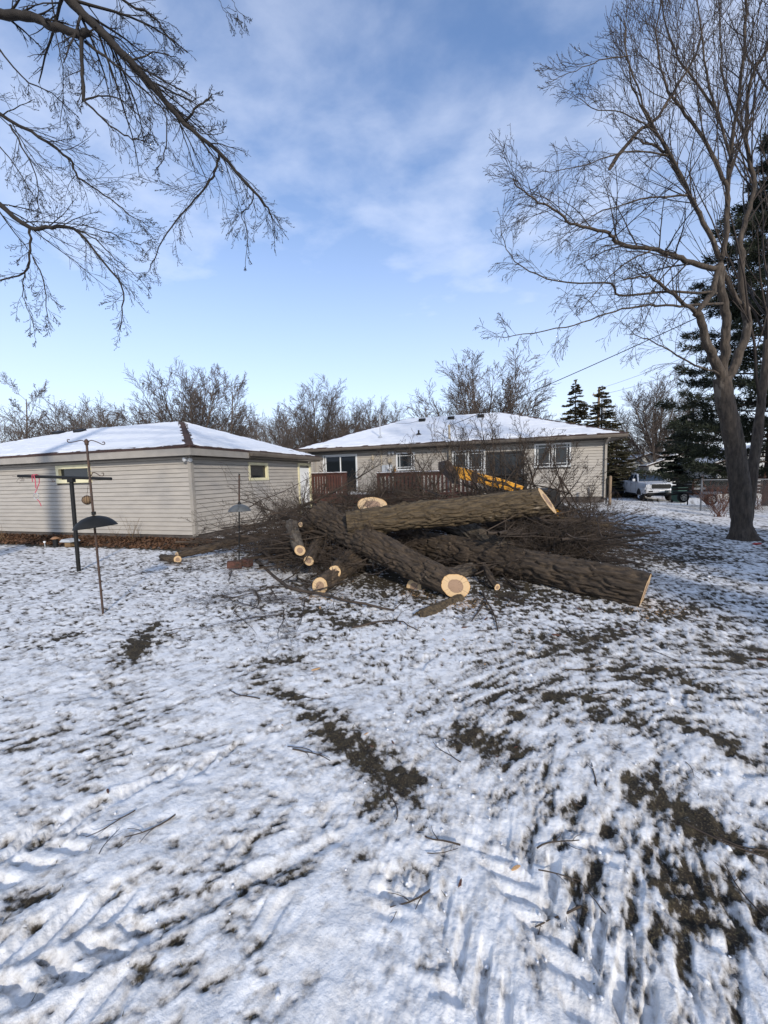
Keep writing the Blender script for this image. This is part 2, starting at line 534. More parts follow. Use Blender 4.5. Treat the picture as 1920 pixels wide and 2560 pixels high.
def ground_mat():
    m = bpy.data.materials.new('snowy_lawn'); m.use_nodes = True
    t = m.node_tree; b = t.nodes['Principled BSDF']
    tc = t.nodes.new('ShaderNodeTexCoord')
    def noise(sc, d=5, r=0.6):
        n = t.nodes.new('ShaderNodeTexNoise'); n.inputs['Scale'].default_value = sc; n.inputs['Detail'].default_value = d
        n.inputs['Roughness'].default_value = r; t.links.new(tc.outputs['Object'], n.inputs['Vector']); return n.outputs['Fac']
    def mth(op, x, y, z=None):
        n = t.nodes.new('ShaderNodeMath'); n.operation = op
        for i, v in enumerate((x, y, z)):
            if v is None: continue
            if isinstance(v, (int, float)): n.inputs[i].default_value = v
            else: t.links.new(v, n.inputs[i])
        return n.outputs[0]
    def mr(v, a, b_, c=0.0, d=1.0):
        r = t.nodes.new('ShaderNodeMapRange'); r.interpolation_type = 'SMOOTHSTEP'
        for k, q in (('From Min', a), ('From Max', b_), ('To Min', c), ('To Max', d)): r.inputs[k].default_value = q
        t.links.new(v, r.inputs['Value']); return r.outputs[0]
    def mix(f, A, B):
        x = t.nodes.new('ShaderNodeMix'); x.data_type = 'RGBA'; t.links.new(f, x.inputs['Factor'])
        for nme, v in (('A', A), ('B', B)):
            if isinstance(v, tuple): x.inputs[nme].default_value = v + (1,)
            else: t.links.new(v, x.inputs[nme])
        return x.outputs['Result']
    cv = t.nodes.new('ShaderNodeAttribute'); cv.attribute_name = 'bare'
    cover = mth('ADD', cv.outputs['Fac'], mth('MULTIPLY', mth('SUBTRACT', noise(27, 8, 0.80), 0.5), 1.15))
    bare = mr(cover, 0.46, 0.76)
    thin = mr(cover, 0.02, 0.56)
    snowc = mix(mr(noise(9, 7, .7), 0.38, 0.66), (0.84, 0.825, 0.80), (0.66, 0.64, 0.61))
    thinc = mix(mr(noise(60), 0.4, 0.6), (0.46, 0.43, 0.395), (0.29, 0.26, 0.225))
    soil = mix(mr(noise(14), 0.4, 0.62), (0.024, 0.018, 0.012), (0.050, 0.038, 0.022))
    soil = mix(mr(noise(110, 3), 0.52, 0.66), soil, (0.095, 0.075, 0.043))
    col = mix(bare, mix(mth('MULTIPLY', thin, 0.82), snowc, thinc), soil)
    t.links.new(col, b.inputs['Base Color'])
    t.links.new(mr(bare, 0, 1, 0.55, 0.9), b.inputs['Roughness'])
    b.inputs['Specular IOR Level'].default_value = 0.25
    bp = t.nodes.new('ShaderNodeBump'); bp.inputs['Strength'].default_value = 0.55; bp.inputs['Distance'].default_value = 0.012
    t.links.new(mth('ADD', noise(55, 6, 0.65), mth('MULTIPLY', noise(17, 4), 1.2)), bp.inputs['Height'])
    t.links.new(bp.outputs[0], b.inputs['Normal'])
    return m


M['ground'] = ground_mat()

# ------------------------------------------------------------------ ground
NRD, NTH = 480, 660


def ground():
    rng = np.random.default_rng(5)
    th_f = np.linspace(math.radians(-54), math.radians(54), NTH)
    th_b = np.linspace(math.radians(54), math.radians(306), 84)[1:-1]
    th = np.concatenate([th_f, th_b])
    r = np.concatenate([np.geomspace(0.55, 22, NRD), np.geomspace(22, 1500, 70)[1:]])
    Rr, T = np.meshgrid(r, th, indexing='ij')
    X, Y = (Rr * np.sin(T)), (Rr * np.cos(T))
    near = 1 - sst(12, 40, Rr)
    z0 = zbase(X, Y)
    # how much of the lawn shows: a slow density, broken up by a fine, streaky noise
    dens = 0.195 + (fbm2(X * 1.7, Y * 1.7, 3, 11) - 0.5) * 0.42 + (fbm2(X * 0.5, Y * 0.5, 2, 31) - 0.5) * 0.22
    dens = dens + 0.13 * sst(0.2, 2.6, X) * sst(1.2, 2.6, Y) * (1 - sst(10, 13, Y)) + 0.06 * sst(6, 9, Y) * (1 - sst(13, 18, Y)) * sst(-1, 4, X)
    dens = dens + 0.03 * sst(3.2, 5, Y) * (1 - sst(-2, 1, X)) - 0.02 * (1 - sst(1.6, 2.6, Y)) * (1 - sst(-0.2, 0.8, X))
    bare = dens
    # scraped and muddy patches read off the photograph: (px, py, half width px, half height px, lean, strength)
    K = 1.1573
    P = [(300, 1392, 20, 44, 0.75, .7), (332, 1350, 22, 16, 0.4, .35), (240, 1590, 40, 12, -.4, .4), (190, 1645, 50, 12, -.4, .35), (60, 1610, 60, 12, -.3, .35), (250, 1525, 45, 14, -.3, .35),
         (590, 1430, 66, 9, -.1, .62), (690, 1322, 60, 9, 0, .5), (765, 1345, 50, 8, 0, .65), (560, 1470, 26, 16, 0, .6), (620, 1502, 40, 15, .35, .55),
         (690, 1552, 64, 28, .45, .52), (755, 1602, 70, 38, .5, .50), (830, 1655, 74, 40, .5, .48), (880, 1712, 54, 44, .5, .42), (800, 1750, 22, 22, 0, .45),
         (790, 1850, 20, 18, 0, .4), (1000, 1600, 60, 26, .2, .45), (1090, 1610, 52, 22, .2, .45), (1225, 1492, 50, 14, .1, .5), (1250, 1378, 70, 16, 0, .55),
         (1335, 1370, 60, 12, .1, .4), (1410, 1690, 60, 30, .3, .62), (1450, 1752, 90, 26, .4, .52), (1590, 1810, 100, 26, .45, .5), (1520, 1580, 70, 13, .35, .6), (1600, 1630, 60, 14, .4, .5),
         (1260, 1905, 36, 36, .9, .3), (1390, 2050, 40, 44, .9, .36), (1200, 2150, 50, 36, .7, .26), (1530, 2000, 110, 16, .35, .4), (1560, 1920, 100, 14, .35, .35),
         (40, 1965, 60, 24, -.6, .42), (110, 1930, 60, 14, -.6, .30), (210, 2110, 40, 10, -.6, .22), (320, 2055, 34, 8, -.6, .22), (400, 2010, 34, 8, -.6, .2), (590, 1900, 50, 16, -.3, .5),
         (660, 1868, 30, 12, -.3, .4), (480, 1840, 40, 12, -.3, .28), (880, 1900, 40, 60, .9, .3), (1120, 1700, 40, 30, .3, .35), (960, 1530, 80, 18, .1, .3), (1480, 1480, 120, 22, .2, .3), (1380, 1440, 100, 20, .15, .35),
         (1590, 1400, 110, 22, .15, .35), (1500, 1330, 130, 16, .0, .35), (1330, 1180, 120, 10, 0, .35), (1450, 1210, 130, 14, 0, .4), (1590, 1150, 50, 10, 0, .25),
         (1020, 1290, 120, 20, 0, .35), (700, 1230, 120, 30, 0, .35), (850, 1250, 120, 26, 0, .5), (1230, 1290, 160, 20, .1, .4), (1000, 1230, 160, 30, 0, .55), (1180, 1150, 180, 26, 0, .6), (560, 1190, 120, 12, 0, .35), (1180, 1420, 110, 30, .1, .30),
         (1300, 1540, 140, 40, .2, .26), (1050, 1480, 100, 20, .0, .26), (1150, 1990, 60, 60, .7, .26), (1480, 1900, 120, 60, .5, .25)]
    for px, py, a, b, lean, st in P:
        px *= K; py *= K; a *= K; b *= K
        c = G(px, py)
        ca, sa = math.cos(lean), math.sin(lean)
        e1 = G(px + a * ca, py + a * sa) - c
        e2 = G(px - b * sa, py + b * ca) - c
        det = e1.x * e2.y - e1.y * e2.x
        dx, dy = X - c.x, Y - c.y
        u = (dx * e2.y - dy * e2.x) / det
        v = (e1.x * dy - e1.y * dx) / det
        q = u * u + v * v
        bare = bare + st * (0.50 + 0.70 * fbm2(X * 4.5, Y * 4.5, 3, 47)) * np.exp(-q * 0.55)
    # bed of leaves along the garage is bare
    gu = (X - GC.x) * LV.x + (Y - GC.y) * LV.y
    gv = (X - GC.x) * DV.x + (Y - GC.y) * DV.y
    bare = bare + 0.8 * sst(-1.45, -1.1, gv + 0.25 * fbm2(X * 2, Y * 2, 2, 3)) * (gv < 0.5) * (gu < 1.0)
    # lug prints of the loader tyres, and a rut: centre lines on the ground
    def track(pa, pb, bend, half=0.15, depth=0.021, pitch=0.115):
        a, b = G(*pa), G(*pb)
        t = Vector((b.x - a.x, b.y - a.y)); L = t.length; t.normalize()
        s_ = (X - a.x) * t.x + (Y - a.y) * t.y
        w_ = (X - a.x) * -t.y + (Y - a.y) * t.x - bend * (s_ / L) * (1 - s_ / L) * 4 + 0.015 * (fbm2(X * 6, Y * 6, 2, 77) - .5)
        m = (sst(-0.15, 0.1, s_) * (1 - sst(L - 0.1, L + 0.25, s_))) * (1 - sst(half - .02, half + 0.025, np.abs(w_)))
        ph = (s_ + np.where(w_ > 0, 0.5 * pitch, 0) - np.abs(w_) * 0.9 + 0.02 * (fbm2(X * 9, Y * 9, 2, 17) - .5)) / pitch
        fr = np.abs(ph - np.floor(ph) - 0.5) * 2
        lug = sst(0.42, 0.62, fr) * sst(0.006, 0.016, np.abs(w_))
        edge = np.exp(-((np.abs(w_) - half - .035) / 0.03) ** 2) * sst(-0.15, 0.1, s_) * (1 - sst(L - 0.1, L + 0.25, s_))
        keep = sst(0.30, 0.46, fbm2(X * 2.2, Y * 2.2, 2, 91))
        return (-depth * m * (0.12 + 0.88 * lug) * keep + 0.008 * edge * keep * fbm2(X * 7, Y * 7, 2, 13)), m * lug * keep
    tz = 0; tb = 0
    for args in (((-260, 2560), (820, 2085), 0.03), ((60, 2700), (1010, 2230), 0.05), ((-60, 2190), (640, 1880), 0.02),
                 ((1240, 2700), (980, 2180), -0.03), ((1600, 2690), (1270, 2130), -0.06), ((2100, 2560), (1500, 2080), -0.05)):
        q = track(*args); tz = tz + q[0]; tb = np.maximum(tb, q[1])
    def rut(pa, pb, half, depth):
        a, b = G(*pa), G(*pb)
        t = Vector((b.x - a.x, b.y - a.y)); L = t.length; t.normalize()
        s_ = (X - a.x) * t.x + (Y - a.y) * t.y
        w_ = (X - a.x) * -t.y + (Y - a.y) * t.x + 0.01 * (fbm2(X * 5, Y * 5, 2, 7) - .5)
        m = sst(-.1, .1, s_) * (1 - sst(L - .1, L + .2, s_))
        return m * (-depth * np.exp(-(w_ / half) ** 2) + 0.5 * depth * np.exp(-((np.abs(w_) - 2.2 * half) / (half * .8)) ** 2))
    tz = tz + rut((-60, 2500), (860, 2090), 0.022, 0.010) + rut((-60, 2545), (700, 2180), 0.018, 0.009)
    # curved scrape marks of the skidding tyres
    sw = np.sin((np.sqrt((X - 2.6) ** 2 + (Y - 0.2) ** 2) + 0.05 * fbm2(X * 3, Y * 3, 2, 8)) * 2 * math.pi / 0.145)
    swm = sst(0.35, 0.9, X) * (1 - sst(2.6, 3.4, Y)) * sst(0.4, 0.6, fbm2(X * 1.3, Y * 1.3, 2, 19))
    tz = tz - 0.007 * swm * sst(0.1, 0.8, sw)
    bare = bare + 0.16 * swm * sst(0.4, 0.95, sw)
    bare = bare + tb * 0.06 - 0.1 * np.clip(tz / 0.013, 0, 1)
    # footprints: soles of different directions, scattered where people walked
    fz = 0
    for i in range(40):
        x, y = rng.uniform(-2.6, 3.2), rng.uniform(0.9, 6.5)
        a = rng.uniform(-0.9, 0.9) + (0 if rng.random() < .7 else 1.6)
        dx, dy = X - x, Y - y
        u = dx * math.cos(a) + dy * math.sin(a); v = -dx * math.sin(a) + dy * math.cos(a)
        wv = 0.048 - 0.012 * np.cos(v * 16)
        d = np.maximum(np.abs(u) / wv, np.abs(v) / 0.145)
        fz = fz - 0.015 * (1 - sst(0.8, 1.05, d)) * (0.8 + 0.2 * np.sin(v * 190)) + 0.005 * np.exp(-((d - 1.25) / 0.22) ** 2)
    ta = math.atan2(0.42, 1.0)
    l1 = X * math.cos(ta) + Y * math.sin(ta); l2 = -X * math.sin(ta) + Y * math.cos(ta)
    rr_ = np.hypot(X - 2.6, Y - 0.2); an = np.arctan2(Y - 0.2, X - 2.6) * 2.2
    nL = fbm2(l1 * 12, l2 * 26, 3, 23, .75); nR = fbm2(rr_ * 24, an * 11, 3, 24, .75); nI = fbm2(X * 19, Y * 19, 3, 25, .75)
    wl_ = (1 - sst(-.6, .3, X)) * (1 - sst(2.6, 4, Y)); wr_ = sst(0.0, 0.8, X) * (1 - sst(2.8, 4.2, Y))
    nn = nI * (1 - wl_ - wr_) + nL * wl_ + nR * wr_
    bare = bare - (nn - .5) * (2.2 - 0.6 * (1 - sst(1.8, 3.5, Y)))
    # snow relief: cover thickness drops where bare
    bs = np.clip(bare, -0.5, 1.2)
    melt = sst(0.36, 0.62, bs)
    relief = (fbm2(X * 2.6, Y * 2.6, 3, 51) - .5) * 0.032 + (fbm2(X * 11, Y * 11, 4, 61, .6) - .5) * 0.016
    crumb = np.abs(fbm2(X * 24, Y * 24, 3, 71, .6) - .5) * 0.022 * sst(0.4, 0.6, fbm2(X * 1.1, Y * 1.1, 2, 81))
    fade = 1 - sst(6, 16, Rr)
    calm = 1 - 0.55 * np.clip(np.abs(tz) / 0.012, 0, 1)
    z = z0 + near * (relief * calm * (0.45 + 0.55 * fade) + crumb * calm * fade - 0.009 * melt + (tz + fz) * fade)
    # grass blades roughen the bare soil
    z = z + near * melt * (fbm2(X * 30, Y * 30, 2, 95) - .5) * 0.014 * fade
    far = sst(30, 70, Rr)
    bare = bare * (1 - far) - 0.2 * far
    nr, ntq = Rr.shape
    V = np.stack([X, Y, z], -1).reshape(-1, 3)
    i = np.arange(nr - 1)[:, None]; j = np.arange(ntq)[None, :]; j2 = (j + 1) % ntq
    Q = np.stack([i * ntq + j, (i + 1) * ntq + j, (i + 1) * ntq + j2, i * ntq + j2], -1).reshape(-1, 4)
    c = len(V)
    V = np.vstack([V, [[0, 0, -0.02]]])
    jj = np.arange(ntq)
    Tt = np.stack([np.full(ntq, c), jj, (jj + 1) % ntq], -1)
    o = npmesh('ground', V, Q[:, ::-1], Tt[:, ::-1], M['ground'], None, True, {'bare': np.append(bs.ravel(), 0)})
    tag(o, kind='structure')
    return X, Y, z, bs


GC = at_z(490, 1352, 0.0)               # near corner of the garage
HC = at_z(1512, 1256, 0.27)             # right corner of the house's back wall
GX, GY, GZ, GB = ground()


def surf(x, y):
    """height of the finished snow surface"""
    r = math.hypot(x, y); t = math.atan2(x, y)
    if r > 22 or abs(t) > math.radians(54):
        return gz(x, y)
    i = int(round(math.log(r / 0.55) / math.log(22 / 0.55) * (NRD - 1))); j = int(round((t + math.radians(54)) / math.radians(108) * (NTH - 1)))
    i = min(max(i, 0), NRD - 1); j = min(max(j, 0), NTH - 1)
    return float(GZ[i, j])


def wall_hit(px, py, o, n, off=0.0):
    r = ray(px, py)
    p = EYE + r * ((o + n * off - EYE).dot(n) / r.dot(n))
    q = p - o
    return q.dot(LV), q.dot(DV), p.z


# ------------------------------------------------------------------ walls with siding boards
rs = random.Random(3)


def siding(wall, u0, u1, z0, z1, holes, put, course=0.124, seam=3.66):
    """lapped boards on a wall; put(u, w, z) maps along / outwards / up to local coordinates"""
    z = z0; k = 0
    while z < z1 - 0.02:
        zt = min(z + course, z1)
        spans = [(u0, u1)]
        for a, b, c, d in holes:
            if c < zt - 0.01 and d > z + 0.01:
                new = []
                for s, e in spans:
                    if b <= s or a >= e: new.append((s, e)); continue
                    if a > s: new.append((s, a))
                    if b < e: new.append((b, e))
                spans = new
        for s, e in spans:
            cuts = [s]
            x = s + seam * (0.35 + 0.6 * ((k * 0.618) % 1))
            while x < e - 0.4:
                cuts.append(x); x += seam
            cuts.append(e)
            for q in range(len(cuts) - 1):
                a, b = cuts[q], cuts[q + 1]
                lip = 0.027 + rs.uniform(-.0012, .0012) + 0.0006 * (q % 2)
                dz = rs.uniform(-.0012, .0012)
                zb_ = z + 0.011
                pr = [(-.01, zb_ + .004), (lip, zb_ + dz), (lip, zb_ + 0.010), (lip * .62, z + course * .55), (0.004, zt), (-.01, zt)]
                m = MB(); n = len(pr)
                m.add([put(a, w_, zz) for w_, zz in pr] + [put(b, w_, zz) for w_, zz in pr],
                      [tuple(range(n)), tuple(range(2 * n - 1, n - 1, -1))] + [(i, i + n, (i + 1) % n + n, (i + 1) % n) for i in range(n)])
                m.build('siding_board', M['siding'], wall)
        z += course; k += 1


def hip_roof(par, x0, x1, y0, y1, ze, pitch, over_front=True):
    hd = (y1 - y0) / 2; ym = (y0 + y1) / 2; zr = ze + hd * pitch
    A, B = (x0 + hd, ym, zr), (x1 - hd, ym, zr)
    t = 0.03
    m = MB()
    c = [(x0, y0, ze), (x1, y0, ze), (x1, y1, ze), (x0, y1, ze)]
    V = c + [A, B] + [(p[0], p[1], p[2] - t) for p in c]
    m.add(V, [(0, 1, 5, 4), (1, 2, 5), (2, 3, 4, 5), (3, 0, 4), (0, 6, 7, 1), (1, 7, 8, 2), (2, 8, 9, 3), (3, 9, 6, 0), (6, 9, 8, 7)])
    roof = m.build('roof', M['shingle'], par)
    def slope(e0, e1, r0, r1, seed, hipmargin=0.10):
        e0, e1, r0, r1 = map(Vector, (e0, e1, r0, r1))
        L = (e1 - e0).length
        nx, ny = max(int(L / 0.10), 20), 90
        nrm = (e1 - e0).cross(r0 - e0).normalized()
        tt = np.linspace(0.0, 1.0, ny)
        V = np.zeros((ny, nx, 3)); 
        for j, t_ in enumerate(tt):
            a = e0.lerp(r0, t_); b = e1.lerp(r1, t_)
            w_ = max((b - a).length, 1e-3)
            ma = hipmargin / w_ if (r0 - e0).length > 0 else 0
            lo_, hi_ = min(ma, .5), max(1 - ma, .5)
            f = np.linspace(lo_, hi_, nx)[:, None]
            V[j] = np.array(a)[None] * (1 - f) + np.array(b)[None] * f
        sx = np.linspace(0, L, nx)[None, :].repeat(ny, 0); sy = (tt * (r0 - e0).length)[:, None].repeat(nx, 1)
        th = 0.030 + (fbm2(sx * 1.3 + seed, sy * 1.3, 3, seed) - .5) * 0.03
        dE = sy
        n2 = fbm2(sx * 2.4 + seed, sy * 14, 3, seed + 5)
        th = th - 0.085 * (1 - sst(0.04, 0.34, dE)) * sst(0.40, 0.62, n2)
        crs = np.abs(np.mod(sy / .143, 1) - .5) * 2
        th = th - 0.045 * sst(.80, .98, crs) * sst(.42, .62, fbm2(sx * 1.6 + seed, sy * 7, 3, seed + 31)) * (1 - .75 * sst(0.5, 2.2, sy))
        th = th - 0.03 * sst(0.0, 1.0, (fbm2(sx * .5, sy * 9, 3, seed + 9) - .70) * 8)
        col = np.minimum(np.arange(nx), np.arange(nx)[::-1])[None, :]
        dist = np.linalg.norm(V - V[:, :1], axis=2); dist = np.minimum(dist, np.linalg.norm(V - V[:, -1:], axis=2))
        th = th - 0.075 * (1 - sst(0.0, 0.20, dist)) * sst(0.36, 0.60, fbm2(sx * 5, sy * 5, 2, seed + 3))
        th[0, :] = -0.01; th[:, 0] = -0.01; th[:, -1] = -0.01
        V = V + np.array(nrm)[None, None] * th[..., None]
        i = np.arange(ny - 1)[:, None]; j = np.arange(nx - 1)[None]
        Q = np.stack([i * nx + j, i * nx + j + 1, (i + 1) * nx + j + 1, (i + 1) * nx + j], -1).reshape(-1, 4)
        npmesh('snow_cover', V.reshape(-1, 3), Q, None, M['snow'], roof, True)
    slope(c[0], c[1], A, B, 3)
    slope(c[1], c[2], B, B, 8)
    slope(c[3], c[0], A, A, 14)
    slope(c[2], c[3], B, A, 21)
    # ridge and hip cap shingles
    def caps(a, b, step=0.21):
        a, b = Vector(a), Vector(b); d = (b - a); n = int(d.length / step); d.normalize()
        side = d.cross(Vector((0, 0, 1))).normalized(); up = side.cross(d)
        for k in range(n):
            p = a + d * (k * step); q = p + d * (step * 1.25)
            h0, h1 = 0.020, 0.008
            w_ = 0.13 + rs.uniform(-.01, .01); dr = 0.045
            mm = MB()
            mm.add([p + up * h0 - side * 0, p + side * w_ + up * (h0 - dr), p - side * w_ + up * (h0 - dr), q + up * h1, q + side * w_ + up * (h1 - dr), q - side * w_ + up * (h1 - dr),
                    p + up * (h0 - .02)], [(0, 1, 4, 3), (2, 0, 3, 5), (1, 0, 6), (0, 2, 6)])
            mm.build('hip_shingle', M['shingle'], roof)
    caps(c[1], B); 
    if over_front: caps(c[0], A)
    return roof, A, B


def eave_trim(par, x0, x1, y0, y1, ze, h, wx0, wx1, wy0, wy1, mat_f, sides=('f', 'r')):
    """fascia boards, soffit and drip edge under a hip roof"""
    t = 0.025
    b = ze - 0.034
    if 'f' in sides: MB().box(x0, x1 - t - .002, y0, y0 + t, b - h, b).build('fascia', mat_f, par)
    if 'r' in sides: MB().box(x1 - t, x1, y0, y1, b - h, b).build('fascia', mat_f, par)
    if 'l' in sides: MB().box(x0, x0 + t, y0 + t + .002, y1, b - h, b).build('fascia', mat_f, par)
    m = MB(); zs = b - h + 0.03
    m.box(x0 + t, x1 - t, y0 + t, wy0 - 0.03, zs, zs + 0.015)
    m.box(wx1 + 0.03, x1 - t, wy0 - 0.028, y1 - t, zs, zs + 0.015)
    m.box(x0 + t, wx0 - .03, wy0 - 0.028, y1 - t, zs, zs + 0.015)
    m.build('soffit', M['soffit'], par)
    m = MB(); m.box(x0 - .012, x1 + .012, y0 - .014, y0 - .002, ze - 0.06, ze + .004); m.box(x1 + .002, x1 + .014, y0 - .002, y1, ze - 0.06, ze + .004)
    m.build('drip_edge', M['shingle'], par)


def frame_window(par, u0, u1, z0, z1, put, mf, fw=0.07, bars=(), mull=(), grid=False, depth=0.05):
    """a window part with frame bars, pane and muntins; put as in siding()"""
    def pbox(m, a, b, w0, w1, c, d):
        P = [put(u, w_, z) for z in (c, d) for u, w_ in ((a, w0), (b, w0), (b, w1), (a, w1))]
        m.add(P, [(0, 3, 2, 1), (4, 5, 6, 7), (0, 1, 5, 4), (1, 2, 6, 5), (2, 3, 7, 6), (3, 0, 4, 7)])
    m = MB()
    pbox(m, u0, u1, -depth, 0.030, z1 - fw, z1); pbox(m, u0 - .01, u1 + .01, -depth, 0.036, z0, z0 + fw)
    pbox(m, u0, u0 + fw, -depth, 0.028, z0 + fw, z1 - fw); pbox(m, u1 - fw, u1, -depth, 0.028, z0 + fw, z1 - fw)
    for q in mull: pbox(m, q - fw * .55, q + fw * .55, -depth, 0.026, z0 + fw, z1 - fw)
    wn = m.build('window', mf, par)
    edges = [u0 + fw] + [x for q in mull for x in (q - fw * .55, q + fw * .55)] + [u1 - fw]
    for k in range(0, len(edges), 2):
        a, b = edges[k], edges[k + 1]
        p = MB(); pbox(p, a, b, -depth + .004, -depth + .012, z0 + fw, z1 - fw); p.build('pane', M['glass'], wn)
        if grid:
            g = MB(); q = 0.012
            for f in (0.13, 0.87):
                x = a + (b - a) * f; pbox(g, x - q, x + q, -depth + .013, -depth + .022, z0 + fw, z1 - fw)
            for f in (0.12, 0.88):
                z = z0 + fw + (z1 - z0 - 2 * fw) * f; pbox(g, a, b, -depth + .014, -depth + .024, z - q, z + q)
            g.build('muntin', mf, wn)
    return wn


# ------------------------------------------------------------------ garage
def garage():
    t = thing('garage', 'long beige sided garage with snowy hip roof and two small cream framed windows', 'garage', (GC.x, GC.y, 0), -AX)
    W, D = 12.5, 7.0
    MB().box(-W, -.02, .02, D, -0.3, 0.14).build('foundation', M['foundation'], t)
    front = lambda u, w_, z: (u, -w_, z)
    side = lambda u, w_, z: (w_, u, z)
    wf = MB().box(-W, -0.09, 0.09, 0.16, 0.14, 2.40).build('wall', M['siding'], t)
    u0, _, z1 = wall_hit(139, 1155, GC, DV); u1, _, z0 = wall_hit(230, 1207, GC, DV)
    w1 = (u0, u1 + .02, z0 + .01, z1 - .12)
    siding(wf, -W, -0.05, 0.15, 2.33, [w1], front)
    frame_window(t, *w1, front, M['cream'], 0.11, depth=0.07)
    ws = MB().box(-0.16, -0.09, 0.17, D, 0.14, 2.40).build('wall', M['siding'], t)
    _, u0, z1 = wall_hit(619, 1151, GC, LV); _, u1, z0 = wall_hit(671, 1202, GC, LV)
    w2 = (u0, u1, z0 + .03, z1 - .06)
    d0, d1 = 5.95, 6.86
    siding(ws, 0.05, D, 0.15, 2.33, [w2, (d0 - .1, d1 + .12, 0, 2.22)], side)
    frame_window(t, *w2, side, M['cream'], 0.09, depth=0.07)
    # corner posts
    m = MB(); m.prism([(-0.075, 0), (-0.075, -0.028), (0.028, -0.028), (0.028, 0.075), (0, 0.075), (0, 0)], 0.13, 2.37, 'z'); m.build('corner_post', M['trim'], t)
    m = MB(); m.box(0, 0.03, D - .07, D + .03, 0.13, 2.37); m.build('corner_post', M['trim'], t)
    # side door
    dr = MB(); dr.box(-0.06, 0.0, d0, d1, 0.10, 2.10); dr = dr.build('door', M['white'], t)
    for z0_, z1_ in ((0.3, 0.95), (1.1, 1.9)):
        for y0_ in (d0 + .13, d0 + .50):
            MB().box(0.001, 0.010, y0_, y0_ + .28, z0_, z1_).build('door_panel', M['white'], dr, bevel=.004)
    MB().lathe([(0, 0), (.03, 0), (.03, .03), (.015, .045), (.032, .07), (0, .08)], 14, (0.0, d0 + .07, 1.0), 'x').build('door_knob', M['chrome'], dr, True)
    m = MB(); m.box(-.02, 0.05, d0 - .10, d0 - .002, 0.08, 2.20); m.box(-.02, 0.05, d1 + .002, d1 + .12, 0.08, 2.20); m.box(-.02, 0.052, d0 - .1, d1 + .12, 2.205, 2.30)
    m.build('door_frame', M['cream'], t)
    ov = 0.34
    roof, A, B = hip_roof(t, -W - ov, ov, -ov, D + ov, 2.60, 0.345)
    eave_trim(t, -W - ov, ov, -ov, D + ov, 2.60, 0.22, -W, 0, 0, D, M['trim'], ('f',))
    MB().box(ov - .025, ov, -ov, 2.15, 2.346, 2.566).build('fascia', M['trim'], t)
    MB().box(ov - .025, ov, 2.16, D + ov, 2.40, 2.566).build('fascia', M['gutter'], t)
    g = MB(); g.prism([(ov + .016, 2.56), (ov + .02, 2.47), (ov + .05, 2.43), (ov + .10, 2.43), (ov + .125, 2.50), (ov + .13, 2.56), (ov + .118, 2.56), (ov + .09, 2.45), (ov + .05, 2.445), (ov + .03, 2.56)], 2.16, D + ov + .05, 'y')
    g.build('gutter', M['gutter'], t)
    # roof vents: low dark humps near the ridge
    for px, py in ((126, 1097), (180, 1094)):
        u, v, z = wall_hit(px, py, GC, DV, 2.6)
        v = 2.95; z = 2.6 + (v + ov) * 0.345
        m = MB(); m.prism([(-.2, 0), (.2, 0), (.17, .10), (-.17, .13)], -.15, .15, 'y'); o = m.build('roof_vent', M['black'], roof, bevel=.01)
        o.location = (u, v, z + .0); o.rotation_euler = (0.33, 0, 0)
    # twin flood light on the corner
    fl = MB(); fl.lathe([(0, 0), (.05, 0), (.05, .03), (0, .035)], 16, (-0.06, -0.03, 2.24), 'y'); fl.tube([(-.06, -.05, 2.24), (-.05, -.10, 2.26)], .012)
    fl = fl.build('flood_light', M['white'], t)
    def lampm(p, dr_):
        m = MB(); m.lathe([(.02, -.10), (.035, -.08), (.045, -.04), (.062, 0.0), (.062, .012)], 18); h = m.build('lamp_housing', M['white'], fl, True)
        h.location = p; h.rotation_euler = Vector(dr_).to_track_quat('Z', 'Y').to_euler()
        m = MB(); m.lathe([(.058, .010), (.04, .018), (0.0001, .022)], 18); l = m.build('lamp_lens', M['lamp'], fl, True)
        l.location = p; l.rotation_euler = h.rotation_euler
    lampm((-.06, -.15, 2.25), (-.1, -.9, -.15)); lampm((.06, -.07, 2.24), (.8, -.5, -.4))
    fl.location = (0, 0, 0)
    return t


garage()


